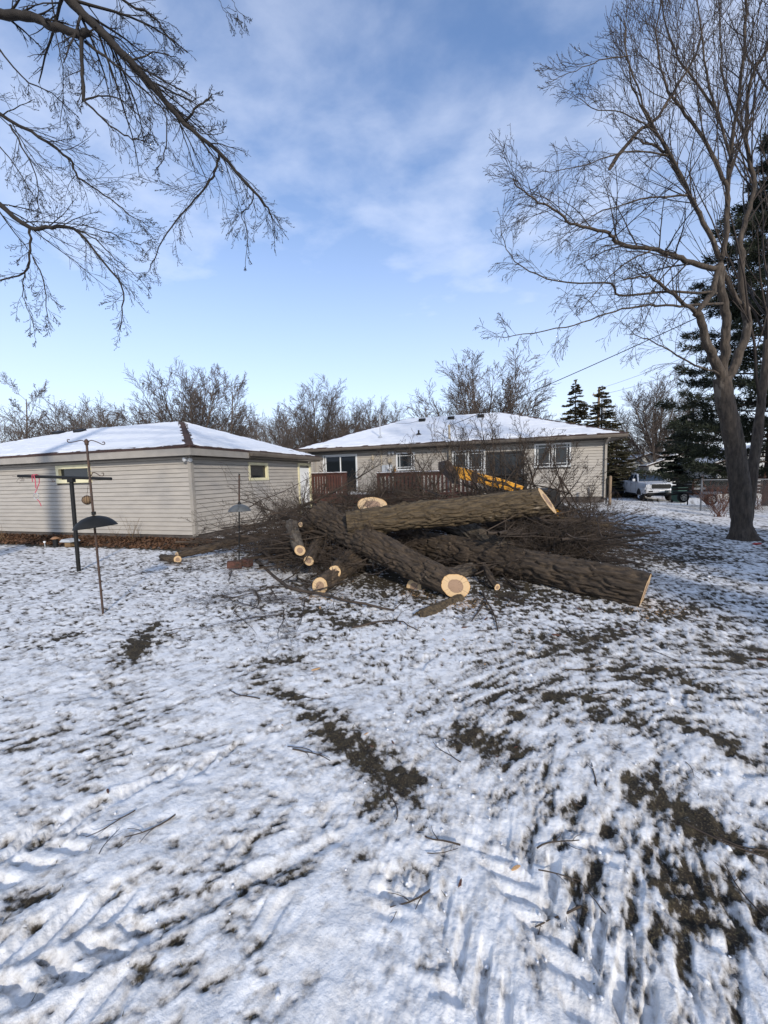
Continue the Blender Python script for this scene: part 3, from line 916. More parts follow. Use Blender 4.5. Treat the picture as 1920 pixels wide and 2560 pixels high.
# ------------------------------------------------------------------ house
def house():
    t = thing('house', 'beige ranch house with wide snowy hip roof and white framed windows', 'house', (HC.x, HC.y, 0), -AX)
    W, D = 14.7, 8.6
    MB().box(-W, -.02, .02, D, -0.3, 0.52).build('foundation', M['foundation'], t)
    front = lambda u, w_, z: (u, -w_, z)
    side = lambda u, w_, z: (w_, u, z)
    wf = MB().box(-W, -0.09, 0.11, 0.18, 0.52, 3.0).build('wall', M['siding'], t)
    def rect(a, b, c, d):
        u0, _, z1 = wall_hit(a, b, HC, DV); u1, _, z0 = wall_hit(c, d, HC, DV)
        return (u0, u1, z0, z1)
    sd1 = rect(807, 1137, 896, 1236); kw = rect(990, 1132, 1038, 1175); mw = rect(1130, 1127, 1213, 1176); rw = rect(1336, 1110, 1427, 1167)
    sd2 = rect(1215, 1136, 1310, 1238)
    sd1 = (sd1[0], sd1[1], 0.80, 2.84); sd2 = (sd2[0], sd2[1], 0.80, 2.62); bronze = mat('bronze_frame', (.03, .027, .025), None, 4, .5)
    siding(wf, -W, -0.06, 0.52, 2.93, [sd1, kw, mw, rw, sd2], front)
    frame_window(t, *kw, front, M['white'], 0.07, grid=True)
    frame_window(t, *mw, front, M['white'], 0.07, mull=[(mw[0] + mw[1]) / 2], grid=True)
    frame_window(t, *rw, front, M['white'], 0.07, mull=[(rw[0] + rw[1]) / 2], grid=True)
    for q, nm in ((sd1, 'sliding_door'), (sd2, 'sliding_door')):
        a, b, c, d = q; mid = (a + b) / 2
        m = MB(); f = 0.06
        m.box(a, b, -.03, .06, d - f, d); m.box(a, b, -.032, .06, c, c + .04); m.box(a, a + f, -.028, .06, c + .04, d - f); m.box(b - f, b, -.028, .06, c + .04, d - f)
        mf = M['white'] if q is sd1 else bronze
        dr = m.build(nm, mf, t)
        for (p0, p1, yy) in ((a + f + .06, mid + .04, .028), (mid - .04, b - f, .046)):
            m = MB(); s = 0.055
            m.box(p0, p1, yy - .012, yy + .012, d - f - s, d - f); m.box(p0, p1, yy - .012, yy + .012, c + .04, c + .04 + s * 1.4)
            m.box(p0, p0 + s, yy - .0115, yy + .0115, c + .04 + s * 1.4, d - f - s); m.box(p1 - s, p1, yy - .0115, yy + .0115, c + .04 + s * 1.4, d - f - s)
            m.build('sash', mf, dr)
            MB().box(p0 + s, p1 - s, yy - .003, yy + .003, c + .04 + s * 1.4, d - f - s).build('pane', M['glass'], dr)
        MB().box(b - f - .045, b - f - .02, -.02, .03, (c + d) / 2 - .15, (c + d) / 2 + .12).build('handle', M['white'], dr, bevel=.005)
    ws = MB().box(-.18, -.09, .19, D, .52, 3.0).build('wall', M['siding'], t)
    siding(ws, 0.06, D, 0.52, 2.93, [], side)
    wl = MB().box(-W + .09, -W + .18, .19, D, .52, 3.0).build('wall', M['siding'], t)
    MB().prism([(-0.075, 0), (-0.075, -0.03), (0.03, -0.03), (0.03, 0.075), (0, 0.075), (0, 0)], 0.5, 2.97, 'z').build('corner_post', M['trim'], t)
    MB().box(-W - .03, -W + .07, -.03, .07, 0.5, 2.97).build('corner_post', M['trim'], t)
    ov = 0.52
    roof, A, B = hip_roof(t, -W - ov + .55, ov + .12, -ov, D + ov, 3.16, 0.385)
    eave_trim(t, -W - ov + .55, ov + .12, -ov, D + ov, 3.16, 0.16, -W + .3, 0, 0, D, M['gutter'], ('f', 'r', 'l'))
    x0, x1, yg = -W - ov + .53, ov + .14, -ov - .016
    g = MB(); g.prism([(yg, 3.12), (yg - .004, 3.03), (yg - .03, 3.0), (yg - .085, 3.0), (yg - .11, 3.06), (yg - .118, 3.12), (yg - .106, 3.12), (yg - .08, 3.015), (yg - .03, 3.015), (yg - .014, 3.12)], x0, x1, 'x')
    g.build('gutter', M['gutter'], t)
    # downspouts at both ends
    m = MB(); m.bar((-.02, yg - .06, 3.0), (-.02, -.08, 2.82), .08, .06); m.bar((-.02, -.08, 2.84), (-.02, -.08, .48), .085, .065, (0, 1, 0)); m.build('downspout', M['trim'], t)
    dx = wall_hit(788, 1140, HC, DV)[0]
    m = MB(); m.bar((dx - .2, yg - .06, 3.0), (dx, -.08, 2.80), .08, .06); m.bar((dx, -.08, 2.82), (dx, -.08, .9), .085, .065, (0, 1, 0)); m.build('downspout', M['trim'], t)
    # pipe on the wall, meter box, service mast, wall lamp
    ux = wall_hit(953, 1130, HC, DV)[0]
    MB().tube([(ux, -.05, 2.95), (ux, -.05, .85)], .03, 8).build('wall_conduit', M['beige'], t, True)
    bx = wall_hit(970, 1171, HC, DV)
    o = MB().box(bx[0] - .28, bx[0] + .26, -.16, -.02, bx[2] - .23, bx[2] + .17).build('meter_box', M['grey'], t, bevel=.012)
    m = MB(); m.lathe([(.105, -.162), (.105, -.19), (.09, -.20), (.085, -.27), (.05, -.285), (0.0001, -.287)], 18, (bx[0] + .12, 0, bx[2] + .0), 'y'); m.build('meter_dial', M['lamp'], o, True)
    MB().box(bx[0] + .02, bx[0] + .22, -.1, -.02, bx[2] + .28, bx[2] + .48).build('junction_box', M['beige'], t, bevel=.01)
    MB().tube([(bx[0] + .38, -.07, bx[2] - .02), (bx[0] + .38, -.07, .9)], .035, 8).build('gas_pipe', M['yellow'], t, True)
    fl = wall_hit(975, 1131, HC, DV)
    m = MB(); m.box(fl[0] - .1, fl[0] + .3, -.08, -.02, 2.78, 2.86)
    for q in (0, .2): m.lathe([(.03, -.06), (.05, -.10), (.07, -.17), (0.001, -.175)], 14, (fl[0] + q, 0, 2.78), 'y')
    m.build('flood_light', M['grey'], t, True)
    hk = wall_hit(932, 1140, HC, DV)
    m = MB(); m.box(hk[0] - .04, hk[0] + .04, -.07, -.02, 2.45, 2.8); m.bar((hk[0], -.05, 2.5), (hk[0] - .05, -.3, 2.62), .03, .03); m.box(hk[0] - .05, hk[0] + .0, -.07, -.02, 2.05, 2.2); m.build('wall_bracket', M['beige'], t)
    mu, _, mz = wall_hit(1123, 1068, HC, DV, -.15)
    mm = MB(); mm.tube([(mu, -.15, 0.9), (mu, -.15, mz)], .052, 10); mm.lathe([(.06, mz), (.075, mz + .03), (.06, mz + .10), (.0001, mz + .13)], 12, (mu, -.15, 0))
    mm.build('service_mast', M['beige'], t, True)
    # things on the roof
    pit = 0.385
    for px in (1056, 1128, 1202):
        u, _, z = wall_hit(px, 1050, HC, DV, 3.6)
        m = MB(); m.box(-.18, .18, -.16, .16, -.06, .17); o = m.build('roof_vent', M['black'], roof, bevel=.025)
        o.location = (u, 3.55, 3.16 + (3.55 + ov) * pit); o.rotation_euler = (.15, 0, 0)
    u, v, z = wall_hit(951, 1104, HC, DV, .75)
    zz = 3.16 + (.75 + ov) * pit
    m = MB(); m.tube([(u, .75, zz - .05), (u, .75, zz + 1.22)], .028, 8); m.lathe([(.15, zz + .0), (.05, zz + .10), (.03, zz + .12)], 12, (u, .75, 0)); m.box(u - .04, u + .04, .71, .79, zz + .95, zz + 1.02)
    m.build('antenna_mast', M['grey'], roof, True)
    q0 = Vector((u, .75, zz + 1.0)); q1 = Vector((wall_hit(1056, 1050, HC, DV, 3.6)[0], 3.5, 3.16 + (3.5 + ov) * pit + .12))
    MB().tube([q0.lerp(q1, k / 10) - Vector((0, 0, .25 * (k / 10) * (1 - k / 10) * 4)) for k in range(11)], .008, 5).build('antenna_cable', M['black'], roof)
    u, v, z = wall_hit(1047, 1096, HC, DV, .85)
    zz = 3.16 + (.85 + ov) * pit
    m = MB(); m.tube([(u, .85, zz - .05), (u, .85, zz + .24)], .045, 10); m.lathe([(.17, zz + .01), (.07, zz + .09), (.05, zz + .1)], 12, (u, .85, 0)); m.build('vent_pipe', M['black'], roof, True)
    return t


house()


# ------------------------------------------------------------------ deck and what stands on it
def deck():
    x0, x1 = -14.0, -5.2
    y0 = -3.1
    zf = 0.80
    t = thing('deck', 'dark red stained wooden deck with slatted railing behind the brush pile', 'deck', (HC.x, HC.y, 0), -AX)
    n = 24
    for k in range(n):
        a = y0 + (-.06 - y0) * k / n; b = y0 + (-.06 - y0) * (k + 1) / n - .008
        MB().box(x0, x1, a, b, zf - .035, zf).build('deck_board', M['deck'], t)
    MB().box(x0, x1, y0 - .03, y0 - .004, zf - .26, zf - .002).build('rim_board', M['deck'], t)
    MB().box(x1 + .002, x1 + .03, y0 - .03, -.06, zf - .26, zf - .002).build('rim_board', M['deck'], t)
    for x in (x0 + .1, -11.4, -8.6, x1 - .1):
        MB().box(x - .06, x + .06, y0 + .05, y0 + .17, 0.0, zf - .04).build('post', M['deck'], t)
    sn = MB().box(-13.2, -9.4, -.9, -.1, zf + .002, zf + .05).build('snow_patch', M['snow'], t, bevel=.02)
    def rail(xa, xb, top, wide=.045, step=.135, yy=y0):
        for x in (xa, xb):
            MB().box(x - .055, x + .055, yy - .055, yy + .055, zf - .2, top + .02).build('rail_post', M['deck'], t)
        MB().box(xa - .07, xb + .07, yy - .09, yy + .09, top + .022, top + .06).build('rail_cap', M['deck'], t)
        MB().box(xa + .06, xb - .06, yy - .02, yy + .02, top - .10, top + .018).build('top_rail', M['deck'], t)
        MB().box(xa + .06, xb - .06, yy - .02, yy + .02, zf + .06, zf + .15).build('bottom_rail', M['deck'], t)
        k = xa + .06 + step
        while k < xb - .08:
            MB().box(k - wide / 2, k + wide / 2, yy - .045, yy - .022, zf + .03, top - .02).build('baluster', M['deck'], t); k += step
        b = MB().box(xa - .05, xb + .05, yy - .07, yy + .07, top + .061, top + .085).build('snow_strip', M['snow'], t, bevel=.01)
        return b
    a = wall_hit(946, 1183, HC, DV, y0); 
    rail(a[0], x1 - .05, a[2] - .05, 0.09, .165)
    l0 = wall_hit(806, 1183, HC, DV, y0); l1 = wall_hit(866, 1183, HC, DV, y0)
    rail(l0[0] - .5, l1[0] - .05, l1[2] - .02, .10, .13)
    # steps between the railings
    for k in range(3):
        MB().box(l1[0] + .15, a[0] - .15, y0 - .36 - .28 * k, y0 - .08 - .28 * k, zf - .22 - .2 * k, zf - .18 - .2 * k).build('step', M['deck'], t)
    gx = wall_hit(1021, 1190, HC, DV, -1.6)[0]
    g = thing('covered_grill', 'dark covered grill with sloping lid standing behind the deck railing', 'grill', HC + LV * gx + DV * -1.6 + Vector((0, 0, zf - HC.z)), -AX)
    MB().prism([(-.55, .0), (.55, .0), (.52, .75), (-.52, .75)], -.3, .3, 'y').build('cover_skirt', M['black'], g, bevel=.03)
    MB().prism([(-.62, .752), (.62, .752), (.34, 1.06), (-.34, 1.06)], -.34, .34, 'y').build('cover_lid', M['rubber'], g, bevel=.03)


deck()

# ------------------------------------------------------------------ branching
def rvec(rng):
    while True:
        v = Vector((rng.uniform(-1, 1), rng.uniform(-1, 1), rng.uniform(-1, 1)))
        if 0.05 < v.length < 1: return v.normalized()


def grow(out_, p, d, L, r, lv, P, rng):
    """one branch and, below it, its side branches; P holds per-level settings"""
    n = P['seg'][lv]
    pts, rad = [Vector(p)], [r]
    d = Vector(d).normalized()
    tip = r * P['taper'][lv]
    for k in range(n):
        d = (d + rvec(rng) * P['wander'][lv] + Vector((0, 0, P['lift'][lv])) * (k + 1) / n).normalized()
        pts.append(pts[-1] + d * (L / n) * rng.uniform(.8, 1.2))
        rad.append(max(r + (tip - r) * (k + 1) / n, P['rmin']))
    out_.append((pts, rad, lv))
    if lv + 1 < len(P['seg']):
        spawn(out_, pts, rad, L, lv, P, rng)


def spawn(out_, pts, rad, L, lv, P, rng, dens=None, t0=None):
    kids = P['kids'][lv] if dens is None else dens
    kids = int(kids * rng.uniform(.8, 1.2) + .5)
    t0 = P['t0'][lv] if t0 is None else t0
    n = len(pts) - 1
    for k in range(kids):
        t = t0 + (1 - t0) * (k + rng.random()) / kids
        i = min(int(t * n), n - 1); f = t * n - i
        q = pts[i].lerp(pts[i + 1], f); rr = rad[i] + (rad[i + 1] - rad[i]) * f
        ax = (pts[i + 1] - pts[i]).normalized()
        side = rvec(rng); side = (side - ax * side.dot(ax))
        side = side + Vector((0, 0, P['side_up'][lv])); side.normalize()
        a = P['ang'][lv] * rng.uniform(.7, 1.3)
        dd = ax * math.cos(a) + side * math.sin(a)
        ll = L * P['len'][lv] * rng.uniform(.55, 1.25) * (1.15 - P.get('fall', .6) * t)
        grow(out_, q, dd, ll, max(min(rr * P['rk'][lv], rr * .9), P['rmin']), lv + 1, P, rng)


def split_mesh(polys, name_thick, name_thin, m1, m2, par, cut=2, s1=7, s2=3):
    a = [(q[0], q[1]) for q in polys if q[2] < cut]; b = [(q[0], q[1]) for q in polys if q[2] >= cut]
    if a: tube_obj(name_thick, a, s1, m1, par)
    if b: tube_obj(name_thin, b, s2, m2, par)


# ------------------------------------------------------------------ logs
def log(name, label, a, b, ra, rb, mk='bark', cut_a=None, cut_b=None, seed=1, bend=0.0, ovals=1.0, group=None, amp=1.0, stub=()):
    """a felled log from a to b with furrowed bark; cut_a / cut_b = None or the outward normal of a fresh cut"""
    a, b = Vector(a), Vector(b)
    axis = b - a; L = axis.length; z = axis.normalized()
    x = z.cross(Vector((0, 0, 1)))
    x = x.normalized() if x.length > .05 else Vector((1, 0, 0))
    y = z.cross(x)
    o = thing(name, label, 'log', a, 0, group)
    R = Matrix((x, y, z)).transposed()
    o.matrix_world = Matrix.Translation(a) @ R.to_4x4()
    Ri = R.transposed()
    nu = int(min(max(2 * math.pi * max(ra, rb) / 0.0135, 20), 110)); nv = int(max(L / 0.026, 10))
    U, Vv = np.meshgrid(np.arange(nu) * 2 * math.pi / nu, np.linspace(0, L, nv), indexing='xy')
    t = Vv / L
    base = ra + (rb - ra) * t
    lump = (vn3(np.cos(U) * 1.1 + seed * 7, np.sin(U) * 1.1, Vv * 1.6, seed) - .5) * 0.22
    kx, ky = np.cos(U) * base, np.sin(U) * base
    fr = 25.0
    wob = (vn3(kx * 9, ky * 9, Vv * 6, seed + 9) - .5) * 1.5
    n1 = vn3(kx * fr + wob, ky * fr + wob, Vv * 4.2 + seed, seed + 1)
    n2 = vn3(kx * fr * 2.1, ky * fr * 2.1, Vv * 17, seed + 2)
    fur = sst(0.015, 0.15, np.abs(n1 - .5))
    ridge = fur * 1.0 + (n2 - .5) * .55
    for kk in range(int(2 + L * 1.6)):          # knots and stub scars
        rk_ = random.Random(seed * 31 + kk)
        uu, vv, sz = rk_.uniform(0, 6.28), rk_.uniform(.1, .9) * L, rk_.uniform(.035, .075)
        du = (np.mod(U - uu + math.pi, 2 * math.pi) - math.pi) * base
        q2 = (du ** 2 + (Vv - vv) ** 2) / sz ** 2
        lump = lump + .16 * np.exp(-q2) - .13 * np.exp(-q2 * 5)
    sc = min(1.0, max(ra, rb) / .16) * amp
    endf = np.ones_like(Vv)
    if cut_a is not None: endf = np.minimum(endf, .1 + .9 * np.clip(Vv / .12, 0, 1))
    if cut_b is not None: endf = np.minimum(endf, .1 + .9 * np.clip((L - Vv) / .12, 0, 1))
    rr = base * (1 + lump * (.2 + .8 * endf)) + (ridge - .75) * 0.046 * sc * endf
    bx = np.sin(t * math.pi) * bend
    V = np.stack([np.cos(U) * rr * ovals + bx, np.sin(U) * rr, Vv], -1)
    # slanted saw cuts
    for end, nrm in ((0, cut_a), (1, cut_b)):
        if nrm is None: continue
        nl = Ri @ Vector(nrm).normalized()
        zc = 0 if end == 0 else L
        kz = max(abs(nl.z), .3) * (1 if nl.z > 0 else -1)
        sh = -(V[..., 0] * nl.x + V[..., 1] * nl.y) / kz
        wgt = np.clip(1 - np.abs(V[..., 2] - zc) / min(L * .5, .55), 0, 1)
        V[..., 2] += sh * wgt
    i = np.arange(nv - 1)[:, None]; j = np.arange(nu)[None]; j2 = (j + 1) % nu
    Q = np.stack([i * nu + j, i * nu + j2, (i + 1) * nu + j2, (i + 1) * nu + j], -1).reshape(-1, 4)
    npmesh('bark', V.reshape(-1, 3), Q, None, M[mk], o, True)
    for end, nrm in ((0, cut_a), (1, cut_b)):
        ring = V[0] if end == 0 else V[-1]
        c = ring.mean(0)
        out_n = -1 if end == 0 else 1
        rows = [0.0, .15, .3, .45, .6, .75, .9, .985]
        VV, rrv = [], []
        for q in rows:
            pr = c + (ring - c) * q
            zz = (vn2(pr[:, 0] * 18 + seed, pr[:, 1] * 18, seed + 4) - .5) * .012
            pr = pr.copy(); pr[:, 2] += out_n * (0.004 + zz * .5)
            VV.append(pr); rrv.append(np.full(nu, q))
        VV = np.vstack(VV); rrv = np.concatenate(rrv)
        i2 = np.arange(len(rows) - 1)[:, None]
        Q2 = np.stack([i2 * nu + j, i2 * nu + j2, (i2 + 1) * nu + j2, (i2 + 1) * nu + j], -1).reshape(-1, 4)
        if end == 1: pass
        else: Q2 = Q2[:, ::-1]
        npmesh('cut_end', VV, Q2, None, M['cut'] if nrm is not None else M[mk], o, True, {'rr': rrv, 'aa': np.tile(np.abs(np.arange(nu) / nu * 2 - 1) * 3 + seed, len(rows))})
    return o


def P3(px, py, y):
    return at_y(px, py, y)


ebase = G(1140, 1498)
# the log whose round cut end faces the camera
e0 = P3(1139, 1465, ebase.y + .03)
log('felled_log', 'grey barked log whose round pale cut end with dark heartwood faces out', P3(800, 1292, 7.4), e0, .28, .163, 'bark', None, (0.13, -0.98, 0.03), 3, .02)
# the long log lying to the right on the snow
g1 = G(1612, 1526)
r_end = P3(1612, 1478, g1.y + .26)
log('felled_log', 'long brown furrowed log lying on snow with thin edge of its cut end showing', P3(1010, 1352, 8.0), r_end, .27, .235, 'bark', None, (0.72, -0.62, -0.22), 5, -.03)
# the log across the top of the heap
log('felled_log', 'thick mossy log lying across the top of the heap with slanted bright cut', P3(868, 1310, 6.5), P3(1368, 1252, 6.75), .205, .240, 'bark_moss', None, (0.75, -.43, 0.52), 7, -.05)
# the log standing up behind, its broad oval cut turned up
log('felled_log', 'leaning log with broad oval pinkish cut face beside the mossy log', P3(880, 1345, 7.6), P3(930, 1262, 7.3), .24, .26, 'bark_moss', None, (0.1, -.50, 0.86), 9, 0)
# pale log underneath
log('felled_log', 'pale grey log wedged under the mossy log at the middle', P3(1120, 1300, 7.9), P3(1275, 1385, 6.5), .20, .17, 'bark_pale', None, None, 11, .03)
log('felled_log', 'thick fork of trunk buried in brush behind the small logs', P3(800, 1285, 8.4), P3(900, 1322, 7.1), .18, .25, 'bark', None, None, 13, -.05)
log('felled_log', 'short log under the heap with ragged pale end behind round cut log', P3(1180, 1425, 6.4), P3(1035, 1468, 5.65), .11, .12, 'bark_pale', None, (-.55, -.80, .1), 29, .0)
# smaller logs on the left
for a_, b_, ra, rb, n_, sd_, lab, mk in (
    ((905, 1395, 6.6), (800, 1467, 5.55), .13, .118, (-.25, -.95, .12), 15, 'small log lying on snow with round pale cut, lowest of small stack', 'bark'),
    ((905, 1365, 6.9), (836, 1431, 5.85), .115, .10, (-.10, -.97, .1), 17, 'small log with round pale cut resting just above lowest small log', 'bark'),
    ((730, 1312, 7.2), (750, 1376, 6.3), .105, .085, (.1, -.97, -.1), 19, 'pale grey log tilted down toward the snow on garage side of heap', 'bark_pale'),
    ((800, 1345, 7.2), (772, 1402, 6.1), .09, .08, (-.2, -.95, -.1), 20, 'brown log with shaded cut under the tilted pale log', 'bark'),
    ((800, 1330, 7.4), (752, 1311, 6.8), .05, .045, (-.35, -.9, .1), 21, 'thin log with tiny white cut end poking from the brush', 'bark'),
    ((660, 1338, 8.9), (442, 1388, 8.25), .085, .07, (-.62, -.75, .15), 23, 'thin log at garage corner with bright cut end, upper of pair', 'bark'),
    ((405, 1393, 8.22), (444, 1401, 7.95), .075, .075, (.72, -.68, .1), 25, 'stubby log at garage corner, lower of pair', 'bark'),
    ((1330, 1285, 7.6), (1520, 1314, 7.3), .055, .045, (.9, -.3, .1), 27, 'mossy thin log sticking out of brush towards the bare lawn', 'bark_moss'),
    ((1250, 1345, 7.2), (1475, 1330, 6.9), .05, .035, (.9, -.3, .1), 28, 'slender log buried in dark brush beyond the long brown log', 'bark'),
    ((1210, 1415, 6.0), (1243, 1478, 5.45), .05, .045, (.35, -.9, .0), 31, 'stub of branch with small cut beside the round cut log', 'bark')):
    A_, B_ = P3(*a_), P3(*b_)
    for q, r_ in ((A_, ra), (B_, rb)):
        q.z = max(q.z, gz(q.x, q.y) + r_ * .82)
    log('felled_log', lab, A_, B_, ra, rb, mk, None, n_, sd_, .015)


def slab():
    a, b = G(1046, 1540), G(1150, 1496)
    o = thing('bark_slab', 'curved slab of mossy bark lying on snow below round cut log', 'bark slab', a)
    d = (b - a); L = d.length; z = d.normalized(); x = z.cross(Vector((0, 0, 1))).normalized(); y = x.cross(z)
    nu, nv = 22, 40
    V = []
    for lay in (0, 1):
        for i in range(nv):
            t = i / (nv - 1)
            for j in range(nu):
                f = j / (nu - 1) - .5
                n_ = float(vn3(np.array([f * 7.]), np.array([lay * .5]), np.array([t * 9.]), 5)[0]) - .5
                w_ = .085 * (1 + .25 * math.sin(t * 7)) * (1 - .25 * abs(t - .5))
                h = .085 * math.cos(f * 2.4) + n_ * .03 - lay * .03
                V.append(x * f * 2 * w_ + y * (h - .03) + z * (t * L + n_ * .06))
    F = []
    off = nu * nv
    for i in range(nv - 1):
        for j in range(nu - 1):
            q = i * nu + j
            F += [(q, q + 1, q + nu + 1, q + nu), (off + q + nu, off + q + nu + 1, off + q + 1, off + q)]
    for i in range(nv - 1):
        for j in (0, nu - 1):
            q = i * nu + j; F.append((q, q + nu, off + q + nu, off + q))
    for j in range(nu - 1):
        for i in (0, nv - 1):
            q = i * nu + j; F.append((q, q + 1, off + q + 1, off + q))
    MB().add(V, F).build('bark', M['bark_moss'], o, True)


slab()


# ------------------------------------------------------------------ brush pile
BR = dict(seg=[9, 6, 4, 3], kids=[11, 7, 4], ang=[.75, .8, .8], len=[.42, .5, .5], rk=[.5, .5, .6], wander=[.13, .2, .25, .3], lift=[0.0, 0.0, 0.02, 0.05],
          taper=[.18, .25, .4, .5], t0=[.22, .12, .1], side_up=[0.1, 0, 0], rmin=.0022)
rb_ = random.Random(11)
variants = []
for k in range(9):
    po = []
    L = rb_.uniform(1.5, 2.6)
    grow(po, (0, 0, 0), (1, 0, 0), L, (.016, .020, .026, .034, .044, .018, .024, .030, .038)[k], 0, BR, rb_)
    pts = [(Vector((p.x, p.y, p.z * .6)) for p in q[0]) for q in po]
    po2 = [([Vector((p.x, p.y * .9, p.z * .62)) for p in q[0]], q[1]) for q in po]
    V1, Q1 = tubes([q for q, w_ in zip(po2, po) if w_[2] == 0], 6)
    V2, Q2 = tubes([q for q, w_ in zip(po2, po) if w_[2] > 0], 3)
    o = npmesh('cut_branch', np.vstack([V1, V2]), np.vstack([Q1, Q2 + len(V1)]), None, M['brush'], None, True)
    bpy.data.objects.remove(o)
    variants.append(bpy.data.meshes['cut_branch' if k == 0 else 'cut_branch.%03d' % k])


def put_branch(p, rot, sc, lab, grp, var=None):
    o = bpy.data.objects.new('cut_branch', variants[rb_.randrange(len(variants)) if var is None else var])
    COL.objects.link(o)
    o.location = p; o.rotation_euler = rot; o.scale = (sc,) * 3
    return tag(o, lab, 'branch', grp)


HU = 'long bare branch standing upright out of the pile in front of house wall'
GU = 'upright branches over the heap'
# a mesh-light twig bundle fills the inside of the heap: one object, nobody could count it
lite = []
LT = dict(BR, seg=[4, 3, 2], kids=[8, 3], ang=[.8, .8], len=[.45, .5], rk=[.45, .5], wander=[.15, .22, .28], lift=[0, 0, .02], taper=[.2, .4, .5], t0=[.15, .1], side_up=[.1, 0])
for k in range(6):
    po = []
    grow(po, (0, 0, 0), (1, 0, 0), rb_.uniform(1.4, 2.2), rb_.uniform(.010, .018), 0, LT, rb_)
    lite.append(tubes([([Vector((p.x, p.y, p.z * .7)) for p in q[0]], q[1]) for q in po], 3))
fill_v, fill_q, fill_n = [], [], 0


def heap(n, pxr, yr, zr, lab, grp, tilt=.35, sc=(.7, 1.15), fill=0):
    global fill_n
    for k in range(n + fill):
        px = rb_.uniform(*pxr); y = rb_.uniform(*yr)
        b = at_y(px, 1300, y)
        z = gz(b.x, b.y) + zr[0] + (zr[1] - zr[0]) * rb_.random() ** 1.0
        hd = rb_.uniform(0, 2 * math.pi)
        s = rb_.uniform(*sc)
        d = Vector((math.cos(hd), math.sin(hd), 0))
        p = Vector((b.x, b.y, z)) - d * s * .9
        rot = (rb_.uniform(0, 6.28), rb_.gauss(0, tilt), hd)
        if k < n:
            put_branch(p, rot, s, lab, grp)
        else:
            V, Q = lite[rb_.randrange(6)]
            R_ = np.array(Euler(rot).to_matrix())
            fill_v.append((V * s) @ R_.T + np.array(p)); fill_q.append(Q + fill_n); fill_n += len(V)


heap(44, (690, 1010), (7.3, 9.8), (0.05, 1.0), 'brown cut branch with twigs heaped between leaning oval cut log and deck', 'branches before the deck', .26, fill=150)
heap(46, (900, 1300), (7.9, 9.8), (0.15, 1.28), 'grey brown cut branch with twigs heaped behind the mossy log under yellow arm', 'branches under the yellow arm', .22, fill=190)
heap(18, (650, 790), (6.8, 9.0), (0.03, 0.75), 'cut branch with twigs piled round the tilted pale log', 'branches round the pale log', .24, fill=40)
heap(9, (520, 640), (8.6, 10.0), (0.02, 0.28), 'cut branch with twigs lying along garage wall behind slim stake', 'branches along the garage wall', .14, fill=12)
heap(52, (1250, 1500), (6.0, 8.8), (0.03, 0.80), 'dark cut branch matted with others between slanted cut of mossy log and maple', 'branches matted beside the long log', .18, (.6, 1.05), fill=150)
heap(14, (780, 1010), (6.0, 7.2), (0.02, 0.45), 'cut branch with twigs tangled over the small round cut logs', 'branches over the small logs', .15, (.5, .9), fill=8)
heap(8, (1180, 1300), (5.9, 7.0), (0.02, 0.4), 'cut branch with twigs in gap between round cut log and long log', 'branches between the two logs', .15, (.5, .8), fill=6)
tag(npmesh('brush_fill', np.vstack(fill_v), np.vstack(fill_q), None, M['brush'], None, True), 'mass of fine tangled twigs filling the brush heap', 'brush', kind='stuff')
# flat on the snow
for n_, pxr, pyr, HS, GS in ((26, (560, 900), (1420, 1560), 'thin cut branch flat on snow between slim stake and small round cuts', 'branches flat by the small logs'), (22, (1440, 1800), (1290, 1480), 'thin cut branch flat on lawn between dark brush and maple', 'branches flat near the maple'), (7, (1180, 1330), (1440, 1580), 'thin cut branch flat on snow just before the long brown log', 'branches flat before the long log'), (8, (420, 640), (1390, 1450), 'thin cut branch flat on snow at garage corner', 'branches flat by the garage corner')):
    for _ in range(n_):
        g = G(rb_.uniform(*pxr), rb_.uniform(*pyr))
        hd = rb_.uniform(0, 6.28); s = rb_.uniform(.28, .6)
        o = put_branch(g + Vector((-math.cos(hd) * s * .8, -math.sin(hd) * s * .8, .025)), (rb_.uniform(0, 6.28), 0, hd), s, HS, GS)
        o.scale = (s, s, s * .35); o.rotation_euler[0] = rb_.choice((0, math.pi)) + rb_.gauss(0, .1)
